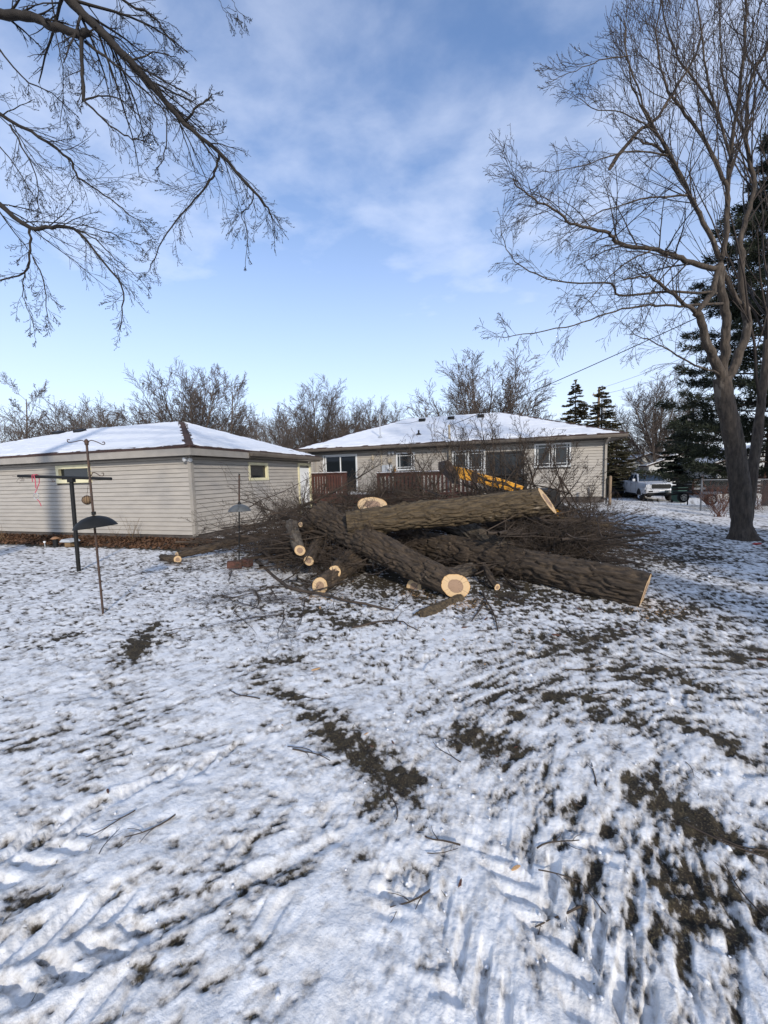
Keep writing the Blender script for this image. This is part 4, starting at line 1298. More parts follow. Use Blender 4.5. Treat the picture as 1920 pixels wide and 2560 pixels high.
# upright ones
UP = dict(BR, seg=[11, 7, 4, 3], kids=[9, 6, 3], wander=[.07, .13, .2, .25], lift=[.02, .05, .05, .0], ang=[.55, .6, .7], rmin=.003)
for bx_, by_, tx, ty, yy in ((1150, 1240, 1040, 1062, 9.0), (1170, 1235, 1130, 1040, 9.2), (1190, 1235, 1190, 1042, 9.0), (1230, 1230, 1250, 1020, 9.1), (1260, 1235, 1235, 1030, 9.3), (1285, 1235, 1330, 1035, 9.0),
                             (1320, 1235, 1400, 1060, 9.0), (1210, 1240, 1090, 1075, 8.8), (1250, 1240, 1160, 1040, 8.8), (1420, 1262, 1335, 1095, 8.6), (1470, 1310, 1300, 1130, 8.4), (1390, 1245, 1420, 1100, 8.7),
                             (1100, 1235, 1000, 1090, 9.1), (1290, 1240, 1290, 1090, 8.9), (780, 1300, 820, 1165, 8.6), (740, 1310, 790, 1190, 8.4), (850, 1290, 900, 1180, 8.9), (700, 1330, 640, 1240, 8.2),
                             (1470, 1330, 1480, 1180, 8.3), (1080, 1235, 1110, 1110, 9.0), (900, 1260, 1010, 1160, 9.0), (1340, 1240, 1290, 1060, 9.2), (1130, 1240, 1150, 1060, 8.7), (1180, 1240, 1230, 1050, 9.4), (1240, 1240, 1310, 1070, 8.6), (1300, 1240, 1370, 1090, 8.8), (1060, 1240, 1040, 1120, 8.8), (1000, 1250, 960, 1160, 8.9), (1220, 1240, 1180, 1080, 8.5), (1360, 1250, 1440, 1120, 8.6), (1010, 1240, 1080, 1100, 9.2), (960, 1255, 930, 1170, 9.2)):
    a, b = at_y(bx_, by_, yy), at_y(tx, ty, yy + rb_.uniform(-.4, .4))
    po = []
    L = (b - a).length
    grow(po, (0, 0, 0), b - a, L, .022, 0, UP, rb_)
    V1, Q1 = tubes([q[:2] for q in po if q[2] == 0], 6); V2, Q2 = tubes([q[:2] for q in po if q[2] > 0], 3)
    o = npmesh('cut_branch', np.vstack([V1, V2]), np.vstack([Q1, Q2 + len(V1)]), None, M['brush'], None, True)
    o.location = a - (b - a) * .15
    tag(o, HU, 'branch', GU)
# the fallen forked branch at the front and single named ones
for pts_, r_, lab in (
    ([(640, 1405), (720, 1475), (800, 1492), (880, 1512), (985, 1530)], .028, 'forked branch lying on snow before the small round cuts'),
    ([(880, 1572), (960, 1556), (1010, 1562), (1045, 1578)], .011, 'thin bent branch on snow near the bark slab'),
    ([(1205, 1480), (1230, 1530), (1245, 1580)], .012, 'slim branch pointing over snow from beside round cut end'),
    ([(1330, 1270), (1470, 1350), (1600, 1270)], .012, 'long slim branch arching over dark brush toward the maple'),
    ([(1400, 1190), (1440, 1260), (1480, 1330)], .018, 'leaning branch in front of the house corner window'),
    ([(1530, 1300), (1620, 1275), (1680, 1262)], .014, 'low branch lying across snow toward the pickup')):
    y0_ = [G(*p) for p in pts_]
    if lab.startswith(('long slim', 'leaning')):
        y0_ = [at_y(p[0], p[1], 7.4) for p in pts_]
    else:
        for k, q in enumerate(y0_): q.z += r_ * .8 + (.02 if 0 < k < len(y0_) - 1 else 0)
    ip = []
    for k in range(len(y0_) - 1):
        for f in (0, .33, .66): ip.append(y0_[k].lerp(y0_[k + 1], f) + rvec(rb_) * .012)
    ip.append(y0_[-1])
    rad = [r_ * (1 - .55 * k / (len(ip) - 1)) for k in range(len(ip))]
    po = [(ip, rad, 1)]
    PL = dict(BR, kids=[0, 8, 4], lift=[0, .0, 0, 0], side_up=[0, .15, .1], len=[.4, .3, .5])
    spawn(po, ip, rad, sum((ip[k + 1] - ip[k]).length for k in range(len(ip) - 1)), 1, PL, rb_)
    V1, Q1 = tubes([q[:2] for q in po if q[2] == 1], 7); V2, Q2 = tubes([q[:2] for q in po if q[2] > 1], 3)
    o = npmesh('cut_branch', np.vstack([V1, V2]), np.vstack([Q1, Q2 + len(V1)]), None, M['brush'], None, True)
    tag(o, lab, 'branch')

# twigs and chips scattered on the snow
rt = random.Random(21)
tw = []
for k in range(6):
    po = []
    TP = dict(BR, seg=[6, 3], kids=[3], ang=[.7], len=[.35], rk=[.6], wander=[.22, .3], lift=[0, 0], taper=[.5, .5], t0=[.3], side_up=[0], rmin=.002)
    grow(po, (0, 0, 0), (1, 0, 0), .42, .007, 0, TP, rt)
    V, Q = tubes([([Vector((p.x - .2, p.y, p.z * .3)) for p in q[0]], q[1]) for q in po], 5)
    o = npmesh('fallen_twig', V, Q, None, M['brush'], None, True); tw.append(o.data); bpy.data.objects.remove(o)
for k in range(86):
    px, py = rt.uniform(150, 1900), 1400 + 900 * rt.random() ** 2.6
    if k % 3 == 0: px = rt.uniform(1000, 1900)
    g = G(px, py)
    o = bpy.data.objects.new('fallen_twig', tw[k % 6]); COL.objects.link(o)
    s = rt.uniform(.3, 1.0) * (.6 + .4 * min(g.y / 4, 1))
    o.location = (g.x, g.y, surf(g.x, g.y) + .008); o.rotation_euler = (rt.uniform(-.2, .2), rt.uniform(-.08, .08), rt.uniform(0, 6.28)); o.scale = (s, s, s)
    tag(o, 'short broken brown twig scattered on the trampled snow', 'twig', 'twigs scattered on the snow')
ch = []
for k in range(4):
    m = MB()
    n_ = 7; top = [(math.cos(a) * rt.uniform(.6, 1.1) * .5, math.sin(a) * rt.uniform(.5, 1) * .16) for a in [2 * math.pi * i / n_ for i in range(n_)]]
    m.prism(top, 0, .07, 'z'); o = m.build('wood_chip', M['chip'], None, bevel=.015); ch.append(o.data); bpy.data.objects.remove(o)
dk = []
for c in ch:
    d = c.copy(); d.materials[0] = M['redtwig']; dk.append(d)
for k, (px, py) in enumerate([(790, 1674), (270, 1982), (1448, 1525), (1170, 1512), (1560, 1574), (1905, 1648), (1290, 1365), (1060, 1475), (1030, 1462), (800, 1520), (1240, 1490), (960, 1350), (975, 1318), (1000, 1560), (1150, 2210), (1290, 2170), (1215, 1550), (1160, 1570), (905, 1380), (1180, 1420), (690, 1335), (1110, 1600), (1390, 1590)] + [(rt.uniform(700, 1700), rt.uniform(1480, 1900)) for _ in range(34)]):
    g = G(px, py); o = bpy.data.objects.new('wood_chip', (ch if k % 3 == 0 or k in (0, 3, 7, 8) else dk)[k % 4]); COL.objects.link(o)
    s = (rt.uniform(.03, .07) if k > 22 else rt.uniform(.07, .14)) * min(1, .35 + g.y / 8)
    o.location = (g.x, g.y, surf(g.x, g.y) + .004); o.scale = (s, s, s); o.rotation_euler = (rt.uniform(-.15, .15), rt.uniform(-.15, .15), rt.uniform(0, 6.28))
    tag(o, 'splintered flake of wood or bark dropped on the snow', 'wood chip', 'wood chips on the snow')


# grass, snow crumbs, leaves
def scatter_ground():
    rng = np.random.default_rng(8)
    nr = NRD
    B = GB[:nr, :NTH]; Xg, Yg, Zg = GX[:nr, :NTH], GY[:nr, :NTH], GZ[:nr, :NTH]
    R_ = np.hypot(Xg, Yg)
    wgt = sst(0.30, 0.62, B) * (R_ < 13) * (R_ > .9) * R_ ** 1.0
    wgt = (wgt / wgt.sum()).ravel()
    n = 6000
    idx = rng.choice(len(wgt), n, p=wgt)
    p = np.stack([Xg.ravel()[idx], Yg.ravel()[idx], Zg.ravel()[idx]], -1) + rng.normal(0, .008, (n, 3)) * [1, 1, .2]
    h = rng.uniform(.010, .034, n) * np.clip(.35 + p[:, 1] * .13, .4, 1); a = rng.uniform(0, 2 * math.pi, n); ln = rng.uniform(.3, 1.5, n)
    wv = np.stack([np.cos(a + 1.57), np.sin(a + 1.57), np.zeros(n)], -1) * (0.0016 + 0.0003 * p[:, 1:2])
    tipv = np.stack([np.cos(a) * h * ln, np.sin(a) * h * ln, h], -1)
    V = np.stack([p - wv, p + wv, p + tipv * .6 + wv * .7, p + tipv], 1).reshape(-1, 3)
    b = np.arange(n) * 4
    T = np.concatenate([np.stack([b, b + 1, b + 2], -1), np.stack([b, b + 2, b + 3], -1)])
    tag(npmesh('grass', V, None, T, M['grass']), 'short dead brown grass showing through the thin snow', 'grass', kind='stuff')
    # sawdust spilled below the cuts
    sp, ss_ = [], []
    for px_, py_, k_, w_ in ((1150, 1512, 700, .22), (800, 1494, 350, .14), (838, 1456, 250, .12), (1632, 1532, 300, .2), (1040, 1485, 200, .12), (444, 1412, 160, .10)):
        c_ = G(px_, py_)
        xy = rng.normal(0, w_, (k_, 2)) * [1.2, .6] + [c_.x, c_.y]
        for x_, y_ in xy: sp.append((x_, y_, surf(x_, y_) + .006))
    sp = np.array(sp); k_ = len(sp); aa = rng.uniform(0, 6.28, k_); sz = rng.uniform(.003, .010, k_)[:, None]
    ex = np.stack([np.cos(aa), np.sin(aa), rng.normal(0, .3, k_)], -1) * sz; ey = np.stack([-np.sin(aa), np.cos(aa), rng.normal(0, .3, k_)], -1) * sz * .5
    tag(npmesh('sawdust', np.stack([sp - ex, sp - ey, sp + ex, sp + ey], 1).reshape(-1, 3), np.arange(k_ * 4).reshape(-1, 4), None, M['chip']), 'pale sawdust sprinkled on snow under the cut ends', 'sawdust', kind='stuff')
    # crumbs of churned snow
    n = 600
    cw = (sst(0.15, 0.42, B) * (1 - sst(.30, .55, B)) * (R_ < 9) * (R_ > 1) * R_ ** .9)
    cw = cw * (.25 + sst(-.6, .8, Xg)); cw = (cw / cw.sum()).ravel()
    idx = rng.choice(len(cw), n, p=cw)
    p = np.stack([Xg.ravel()[idx], Yg.ravel()[idx], Zg.ravel()[idx]], -1)
    ico = np.array([(0, 0, 1), (.9, 0, .3), (.25, .85, .3), (-.75, .5, .3), (-.7, -.5, .35), (.3, -.85, .25), (.6, .5, -.5), (-.4, .6, -.6), (-.8, 0, -.5), (.1, -.8, -.5), (.7, -.3, -.5)])
    tri = np.array([(0, 1, 2), (0, 2, 3), (0, 3, 4), (0, 4, 5), (0, 5, 1), (1, 6, 2), (2, 6, 7), (2, 7, 3), (3, 7, 8), (3, 8, 4), (4, 8, 9), (4, 9, 5), (5, 9, 10), (5, 10, 1), (1, 10, 6)])
    s = rng.lognormal(-5.2, .45, n)[:, None, None]
    ca = rng.uniform(0, 6.28, n)
    Rm = np.stack([np.stack([np.cos(ca), -np.sin(ca)], -1), np.stack([np.sin(ca), np.cos(ca)], -1)], 1)
    I = ico[None] * rng.uniform(.6, 1.3, (n, 11, 3))
    xy = np.einsum('nij,nkj->nki', Rm, I[..., :2])
    V = np.concatenate([xy, I[..., 2:] * .8], -1) * s + p[:, None] + np.array([0, 0, .004])
    T = (tri[None] + (np.arange(n) * 11)[:, None, None]).reshape(-1, 3)
    tag(npmesh('snow_crumbs', V.reshape(-1, 3), None, T, M['crumb'], None, True), 'crumbs of churned snow over the scraped lawn', 'snow', kind='stuff')
    # leaf litter bed along the garage
    n = 7000
    u = rng.uniform(-11, .8, n); v = -rng.random(n) ** 1.3 * 1.25 + .0
    x = GC.x + LV.x * u + DV.x * v; y = GC.y + LV.y * u + DV.y * v
    z = np.array([.005] * n) + rng.uniform(0, .07, n) * (1 + v / 1.4)
    nrm = rng.normal(0, .55, (n, 2))
    a = rng.uniform(0, 6.28, n); sc = rng.uniform(.022, .05, n)[:, None]
    ex = np.stack([np.cos(a), np.sin(a), nrm[:, 0]], -1) * sc; ey = np.stack([-np.sin(a), np.cos(a), nrm[:, 1]], -1) * sc * .7
    c = np.stack([x, y, z], -1)
    up = np.array([0, 0, 1.0]) * sc * .5
    V = np.stack([c - ex, c - ey * .9 + up * .6, c + ex, c + ey * .9 + up * .6, c - up * .2], 1).reshape(-1, 3)
    b = np.arange(n) * 5
    T = np.concatenate([np.stack([b, b + 1, b + 4], -1), np.stack([b + 1, b + 2, b + 4], -1), np.stack([b + 2, b + 3, b + 4], -1), np.stack([b + 3, b, b + 4], -1)])
    tag(npmesh('leaf_litter', V, None, T, M['leaf']), 'brown leaf litter in the bed along the garage wall', 'leaves', kind='stuff')


scatter_ground()

# ------------------------------------------------------------------ posts, feeders, small garden things
def up_lean(px_top, py_top, base, H):
    """top point at height H above base, leaning sideways as in the photograph"""
    r = ray(px_top, py_top)
    p = EYE + r * ((base.y) / r.y)
    d = (p - base)
    return base + d * (H / d.z)


def clothes_post():
    b = G(197, 1428)
    o = thing('clothesline_post', 'black steel clothesline post with one long crossbar in front of garage window', 'post', b)
    top = P3(178, 1198, b.y) - b
    MB().tube([(0, 0, -.1), top], .034, 14).build('post', M['black'], o, True)
    l, r_ = P3(46, 1190, b.y + .1) - b, P3(278, 1197, b.y - .1) - b
    cbar = MB().tube([l, r_], .028, 12).build('crossbar', M['black'], o, True)
    d = (r_ - l)
    m = MB(); m.box(-.05, .05, -.045, .045, -.06, .02); q = m.build('bracket', M['black'], o, bevel=.006); q.location = top
    for f in (.03, .05, .36, .38):
        c = l + d * f
        pts = [c + Vector((0, -.01, -.02))]
        for k in range(9):
            a = k / 8 * 4.4; pts.append(c + Vector((.022 * math.sin(a), -.01, -.05 - .022 * (1 - math.cos(a)))))
        MB().tube(pts, .004, 6).build('line_hook', M['rust'], o, True)
    c = l + d * .0
    MB().tube([c + Vector((.06, 0, .0)), c + Vector((-.02, 0, -.02)), c + Vector((-.14, .02, .005))], .004, 5).build('wire_end', M['rust'], o)
    MB().tube([c + Vector((.02, 0, -.03)), c + Vector((-.05, 0, -.10)), c + Vector((.02, .0, -.14))], .003, 5).build('wire_end', M['rust'], o)
    # pink harness hanging on the bar
    c = b + l + d * .19
    h = thing('dog_harness', 'pink strap harness hanging from the crossbar of the clothesline post', 'harness', c)
    def strap(pts, w_=.014):
        m = MB()
        for k in range(len(pts) - 1): m.bar(pts[k], pts[k + 1], w_, .005, (0, 1, 0))
        return m
    strap([(-.045, -.03, -.10), (-.035, -.035, .03), (.0, 0, .04), (.035, .035, .02), (.03, .03, -.12)]).build('strap', M['pink'], h)
    strap([(.0, -.036, .034), (.02, -.04, -.08), (.015, -.04, -.22)], .018).build('strap', M['pink'], h)
    strap([(.03, .03, -.12), (.0, -.03, -.28), (-.04, -.03, -.34)], .014).build('strap', M['pink'], h)
    ring = [(.0 + .045 * math.sin(a), -.035, -.37 + .06 * math.cos(a)) for a in [k * .45 for k in range(15)]]
    MB().tube(ring, .006, 6).build('ring', M['grey'], h, True)
    strap([(.0, -.035, -.42), (.05, -.035, -.47), (.075, -.035, -.56)], .014).build('strap', M['pink'], h)


clothes_post()


def scroll(pts, r_, name, par, mt):
    """smooth rod through a few points"""
    P_ = [Vector(p) for p in pts]; out_ = []
    n = len(P_)
    for i in range(n - 1):
        p0, p1, p2, p3 = P_[max(i - 1, 0)], P_[i], P_[i + 1], P_[min(i + 2, n - 1)]
        for k in range(6):
            t = k / 6
            out_.append(.5 * ((2 * p1) + (p2 - p0) * t + (2 * p0 - 5 * p1 + 4 * p2 - p3) * t * t + (3 * p1 - p0 - 3 * p2 + p3) * t ** 3))
    out_.append(P_[-1])
    return MB().tube(out_, r_, 7).build(name, mt, par, True)


def dome(par, c, r_, h, mt, name='baffle', axis=None):
    pr = [(.02, h), (r_ * .3, h * .93), (r_ * .55, h * .78), (r_ * .78, h * .5), (r_ * .93, h * .2), (r_, 0), (r_ * .985, -.006), (r_ * .9, h * .18), (r_ * .7, h * .52), (r_ * .4, h * .8), (.02, h * .93)]
    o = MB().lathe(pr, 40).build(name, mt, par, True); o.location = c
    if axis is not None: o.rotation_euler = Vector(axis).to_track_quat('Z', 'Y').to_euler()
    return o


def feeder_pole():
    b = G(258, 1535)
    o = thing('feeder_pole', 'tall rusty bird feeder pole with scroll hooks and wide black dome baffle', 'feeder pole', b)
    def q(px, py, dy=0.0): return P3(px, py, b.y + dy) - b
    top = q(216, 1103)
    MB().tube([(0, 0, -.12), q(229, 1240), top], .0135, 10).build('pole', M['rust'], o, True)
    c = MB().lathe([(.013, -.05), (.022, -.04), (.022, .01), (.013, .02), (.0001, .03)], 12).build('finial', M['rust'], o, True); c.location = top
    scroll([q(214, 1108), q(205, 1101), q(188, 1104), q(172, 1106), q(168, 1100), q(174, 1099)], .0055, 'hook', o, M['rust'])
    scroll([q(220, 1108), q(226, 1101), q(240, 1104), q(256, 1111), q(262, 1109), q(260, 1105), q(256, 1106)], .0055, 'hook', o, M['rust'])
    scroll([q(228, 1190), q(232, 1182), q(240, 1183), q(250, 1189), q(258, 1189), q(259, 1183), q(254, 1183)], .005, 'hook', o, M['rust'])
    bc = q(239, 1317)
    ax = (top).normalized()
    d = dome(o, bc, .235, .14, M['black'], 'baffle', Vector((ax.x - .10, ax.y, ax.z)))
    MB().lathe([(.016, .02), (.024, .02), (.024, .06), (.016, .06)], 12).build('collar', M['black'], o, True).location = q(235, 1291)
    # seed ball on a wire
    s = thing('hanging_seed_ball', 'round wire ball of bird seed hanging beside the feeder pole', 'seed ball', b + q(218, 1250, .12))
    n = 900; rr = np.random.default_rng(4)
    m = MB(); m.lathe([(.0001, -.052), (.03, -.045), (.05, -.02), (.053, .005), (.045, .03), (.02, .048), (.0001, .052)], 20); m.build('seed_core', M['tan'], s, True)
    for k in range(6):
        a0 = k * math.pi / 6
        MB().tube([(.057 * math.cos(t) * math.cos(a0), .057 * math.cos(t) * math.sin(a0), .057 * math.sin(t)) for t in [i * math.pi / 10 for i in range(21)]], .0025, 4).build('wire_loop', M['rust'], s)
    w0 = q(222, 1200, .12) + b - s.location
    MB().tube([(0, 0, .055), w0], .0022, 5).build('hanger', M['rust'], s)


feeder_pole()


def stake_feeder():
    b = G(597, 1420)
    o = thing('baffle_stake', 'slim black stake with grey dome baffle standing by the garage side wall', 'pole', b)
    def q(px, py): return P3(px, py, b.y) - b
    MB().tube([(0, 0, -.1), q(598, 1184)], .013, 10).build('pole', M['black'], o, True)
    MB().tube([q(598, 1252), q(598, 1188)], .016, 10).build('sleeve', M['rust'], o, True)
    dome(o, q(599, 1277), .205, .125, mat('weathered_grey_steel', (0.10, 0.105, 0.105), (0.07, 0.075, 0.075), 10, .55, .1, 40), 'baffle')
    MB().lathe([(.014, 0), (.03, .0), (.024, .05), (.014, .06)], 12).build('collar', M['black'], o, True).location = q(598.5, 1262)
    for k, (dx, dy, rz, lab) in enumerate(((-.05, -.07, .25, 'red brick on snow leaning at foot of the slim stake'), (.14, .05, -.35, 'small broken red brick behind the brick at slim stake'))):
        m = MB().box(-.105 + .02 * k, .105 - .03 * k, -.052, .052, 0, .12).build('brick', M['brick'], None, bevel=.008)
        m.location = b + Vector((dx, dy, .02)); m.rotation_euler = (.0, .06, rz); m.scale = (1.25, 1.25, 1.1)
        tag(m, lab, 'brick')


stake_feeder()


def bed_things():
    p = G(140, 1368)
    o = thing('path_light', 'black cylinder garden light with copper cap in the leaf bed', 'garden light', p)
    MB().lathe([(.0001, 0), (.055, 0), (.055, .22), (.0001, .22)], 18).build('body', M['black'], o, True)
    MB().lathe([(.09, .222), (.10, .235), (.06, .27), (.02, .285), (.0001, .287)], 20).build('cap', M['copper'], o, True)
    p = G(113, 1370)
    o = thing('stake_light', 'tiny white solar light on thin stake in the leaf bed', 'garden light', p)
    MB().tube([(0, 0, -.05), (0, 0, .14)], .008, 8).build('stake', M['grey'], o, True)
    MB().lathe([(.0001, .14), (.025, .14), (.032, .17), (.015, .185), (.0001, .187)], 12).build('cap', M['white'], o, True)
    p = G(176, 1366)
    o = thing('garden_lantern', 'low lantern with blue grey pitched roof behind the clothesline post', 'lantern', p, -.2)
    MB().box(-.09, .09, -.08, .08, 0, .13).build('body', M['tan'], o, bevel=.008)
    MB().prism([(-.19, .132), (.19, .132), (.12, .20), (-.11, .21)], -.14, .14, 'y').build('roof', M['grey'], o, bevel=.006)
    # dry stems against the wall
    rr = random.Random(6)
    for (px, py, n, h, lab) in ((335, 1352, 14, .75, 'clump of tall dry grass stems against garage wall'), (285, 1352, 7, .45, 'short dry stalks in leaf bed by garage wall'), (8, 1352, 8, .5, 'dry stalks in leaf bed beyond the small solar light')):
        g = G(px, py)
        po = []
        for _ in range(n):
            a = rr.uniform(0, 6.28); d = Vector((math.cos(a) * .25, math.sin(a) * .1, 1))
            p = Vector((rr.gauss(0, .10), rr.gauss(0, .03), 0)); L = h * rr.uniform(.6, 1.1)
            pts = [p + d * L * t + Vector((math.cos(a), 0, -.4)) * .18 * t * t * L for t in (0, .3, .6, 1)]
            po.append((pts, [.0045, .004, .003, .002]))
        o = tube_obj('dry_plant', po, 3, M['tan']); o.location = g
        tag(o, lab, 'plant')


bed_things()


# ------------------------------------------------------------------ loader behind the heap
def loader():
    c = P3(1268, 1300, 11.2); c.z = gz(c.x, c.y)
    o = thing('skid_loader', 'skid loader with yellow lift arm raised behind the heap and black cab', 'loader', (0, 0, 0))
    Y0 = 11.0
    def q(px, py, dy=0.0): return P3(px, py, Y0 + dy)
    # near lift arm: a deep box beam running down to the right
    def beam(dy, th):
        up = [q(1128, 1163, dy), q(1178, 1174, dy), q(1190, 1181, dy), q(1255, 1197, dy), q(1310, 1216, dy)]
        lo = [q(1146, 1196, dy), q(1178, 1203, dy), q(1200, 1208, dy), q(1252, 1222, dy), q(1300, 1233, dy)]
        n = len(up); tv = Vector((0, th, 0))
        V = up + lo + [p + tv for p in up] + [p + tv for p in lo]
        F = []
        for i in range(n - 1):
            F += [(i, i + 1, n + i + 1, n + i), (2 * n + i, 3 * n + i, 3 * n + i + 1, 2 * n + i + 1), (i, 2 * n + i, 2 * n + i + 1, i + 1), (n + i, n + i + 1, 3 * n + i + 1, 3 * n + i)]
        F += [(0, n, 3 * n, 2 * n), (n - 1, 3 * n - 1, 4 * n - 1, 2 * n - 1)]
        m = MB().add(V, F)
        return m.build('lift_arm', M['yellow'], o, bevel=.012)
    beam(0, .12); beam(1.15, .12)
    m = MB(); a0, a1 = q(1120, 1160, .06), q(1310, 1222, .06)
    m.prism([(0, 0)] * 3, 0, 0) if False else None
    # dark coupler at the raised tip
    tip = [q(1112, 1152), q(1120, 1149), q(1127, 1156), q(1148, 1190), q(1150, 1212), q(1140, 1200), q(1112, 1172)]
    V = [p - Vector((0, .05, 0)) for p in tip] + [p + Vector((0, 1.32, 0)) for p in tip]; n = len(tip)
    MB().add(V, [tuple(range(n)), tuple(range(2 * n - 1, n - 1, -1))] + [(i, i + n, (i + 1) % n + n, (i + 1) % n) for i in range(n)]).build('coupler', M['rust'], o, bevel=.012)
    hyd = MB().tube([q(1160, 1212, .3), q(1260, 1245, .3)], .04, 10).build('lift_cylinder', M['black'], o, True)
    for py in (1197, 1203):
        pass
    m = MB(); c0 = q(1187, 1190, -.02); m.box(c0.x - .07, c0.x + .07, c0.y - .05, c0.y + .01, c0.z - .17, c0.z + .12); m.build('arm_bracket', M['rust'], o, bevel=.01)
    for dy_, pts in ((-.03, ((1190, 1186), (1215, 1200), (1262, 1206), (1290, 1224))), (.02, ((1140, 1175), (1165, 1215), (1215, 1228), (1250, 1240)))):
        MB().tube([q(a_, b_, dy_) for a_, b_ in pts], .014, 8).build('hydraulic_hose', M['rubber'], o, True)
    for px_, py_ in ((1122, 1158), (1138, 1190), (1185, 1192), (1245, 1208), (1296, 1222)):
        c0 = q(px_, py_, -.02); MB().lathe([(.0001, -.06), (.035, -.06), (.04, -.045), (.04, .0)], 12, c0, 'y').build('pivot_pin', M['rust'], o, True)
    c0, c1 = q(1205, 1190, -.006), q(1240, 1199, -.006)
    MB().bar(c0 - Vector((0, 0, .08)), c1 - Vector((0, 0, .08)), .004, .05).build('decal_stripe', M['black'], o)
    # body and cab
    g0 = gz(c.x, c.y)
    bx0, bx1 = q(1225, 1200).x, q(1400, 1200).x
    MB().box(bx0 + .2, bx1 + .1, Y0 + .15, Y0 + 1.15, g0 + .35, g0 + 1.15).build('body', M['black'], o, bevel=.06)
    cab = MB(); ct = g0 + 1.55
    cx0, cx1, cy0, cy1 = bx0 + .15, bx0 + 1.05, Y0 + .2, Y0 + 1.1
    for x in (cx0, cx1):
        for y in (cy0, cy1): cab.box(x - .05, x + .05, y - .05, y + .05, g0 + 1.15, ct)
    cab.box(cx0 - .08, cx1 + .08, cy0 - .08, cy1 + .08, ct + .001, ct + .07)
    cab = cab.build('cab_frame', M['black'], o, bevel=.015)
    mm = MB()
    for k in range(9):
        x = cx0 + .09 + (cx1 - cx0 - .18) * k / 8; mm.box(x - .008, x + .008, cy0 - .012, cy0 + .004, g0 + 1.15, ct)
    for k in range(5):
        z = g0 + 1.2 + .34 * k / 4; mm.box(cx0 + .05, cx1 - .05, cy0 - .02, cy0 - .013, z - .008, z + .008)
    mm.build('side_screen', M['black'], cab)
    MB().box(cx0 + .2, cx1 - .15, cy0 + .2, cy1 - .2, g0 + 1.152, g0 + 1.5).build('seat', M['rubber'], cab, bevel=.05)
    for x in (bx0 + .45, bx1 - .15):
        for y in (Y0 - .02, Y0 + 1.32):
            w_ = MB().lathe([(.20, -.14), (.30, -.14), (.385, -.11), (.40, -.05), (.40, .05), (.385, .11), (.30, .14), (.20, .14)], 26, (0, 0, 0), 'y').build('wheel', M['rubber'], o, True)
            w_.location = (x, y, g0 + .40)
            MB().lathe([(.0001, -.08), (.1, -.085), (.19, -.12), (.205, -.12), (.205, .12), (.0001, .08)], 20, (0, 0, 0), 'y').build('rim', M['yellow'], w_, True)
            lg = MB()
            for k in range(14):
                a = k * 2 * math.pi / 14
                for sgn in (-1, 1):
                    aa = a + (.22 if sgn > 0 else 0)
                    lg.bar((.405 * math.cos(aa), sgn * .01, .405 * math.sin(aa)), (.40 * math.cos(aa + .25), sgn * .13, .40 * math.sin(aa + .25)), .04, .035, (math.cos(aa), 0, math.sin(aa)))
            lg.build('tyre_lug', M['rubber'], w_)
    # black trash bag like mass: tarp by the log end
    p = G(1425, 1288)
    t = thing('black_tarp', 'crumpled black tarp heaped between slanted cut log and house corner', 'tarp', P3(1425, 1292, 8.9))
    t.location.z = gz(t.location.x, t.location.y)
    nu, nv = 30, 14
    V = []
    for i in range(nv):
        f = i / (nv - 1)
        for j in range(nu):
            a = 2 * math.pi * j / nu
            k = float(vn3(np.array([math.cos(a) * 2.2]), np.array([math.sin(a) * 2.2]), np.array([f * 3.]), 3)[0]) - .5
            rr_ = (1 - f ** 2.2) * (1 + k * .5)
            V.append((math.cos(a) * .62 * rr_, math.sin(a) * .4 * rr_, f * .40 * (1 + .3 * k) - .03))
    F = [(i * nu + j, i * nu + (j + 1) % nu, (i + 1) * nu + (j + 1) % nu, (i + 1) * nu + j) for i in range(nv - 1) for j in range(nu)]
    MB().add(V, F).build('sheet', M['black'], t, True)


loader()


# ------------------------------------------------------------------ pickup, trailer, fence on the right
def wheel(par, p, r_, w_, rimmat, ax='x', name='wheel'):
    e = MB().lathe([(r_ * .62, -w_ / 2), (r_ * .86, -w_ / 2), (r_ * .97, -w_ * .36), (r_, -w_ * .2), (r_, w_ * .2), (r_ * .97, w_ * .36), (r_ * .86, w_ / 2), (r_ * .62, w_ / 2)], 30, (0, 0, 0), ax).build(name, M['rubber'], par, True)
    e.location = p
    m = MB(); m.lathe([(.0001, -w_ * .40), (r_ * .14, -w_ * .42), (r_ * .16, -w_ * .3), (r_ * .5, -w_ * .22), (r_ * .6, -w_ * .46), (r_ * .64, -w_ * .47), (r_ * .64, w_ * .47), (r_ * .6, w_ * .46), (r_ * .5, w_ * .22), (r_ * .16, w_ * .3), (.0001, w_ * .4)], 26, (0, 0, 0), ax)
    rim = m.build('rim', rimmat, e, True)
    for k in range(5):
        a = k * 2 * math.pi / 5 + .3
        m = MB(); pr = r_ * .38; c = (pr * math.cos(a), pr * math.sin(a))
        lx = .5 * w_
        if ax == 'x': m.tube([(-w_ * .40, c[0], c[1]), (w_ * .40, c[0], c[1])], r_ * .10, 8)
        else: m.tube([(c[0], -w_ * .40, c[1]), (c[0], w_ * .40, c[1])], r_ * .10, 8)
        m.build('rim_hole', M['black'], e)
    return e


def loft(sections):
    n = len(sections[0]); V = [p for s in sections for p in s]; F = []
    for i in range(len(sections) - 1):
        for k in range(n):
            k2 = (k + 1) % n; F.append((i * n + k, i * n + k2, (i + 1) * n + k2, (i + 1) * n + k))
    F.append(tuple(range(n))[::-1]); F.append(tuple((len(sections) - 1) * n + k for k in range(n)))
    return MB().add(V, F)


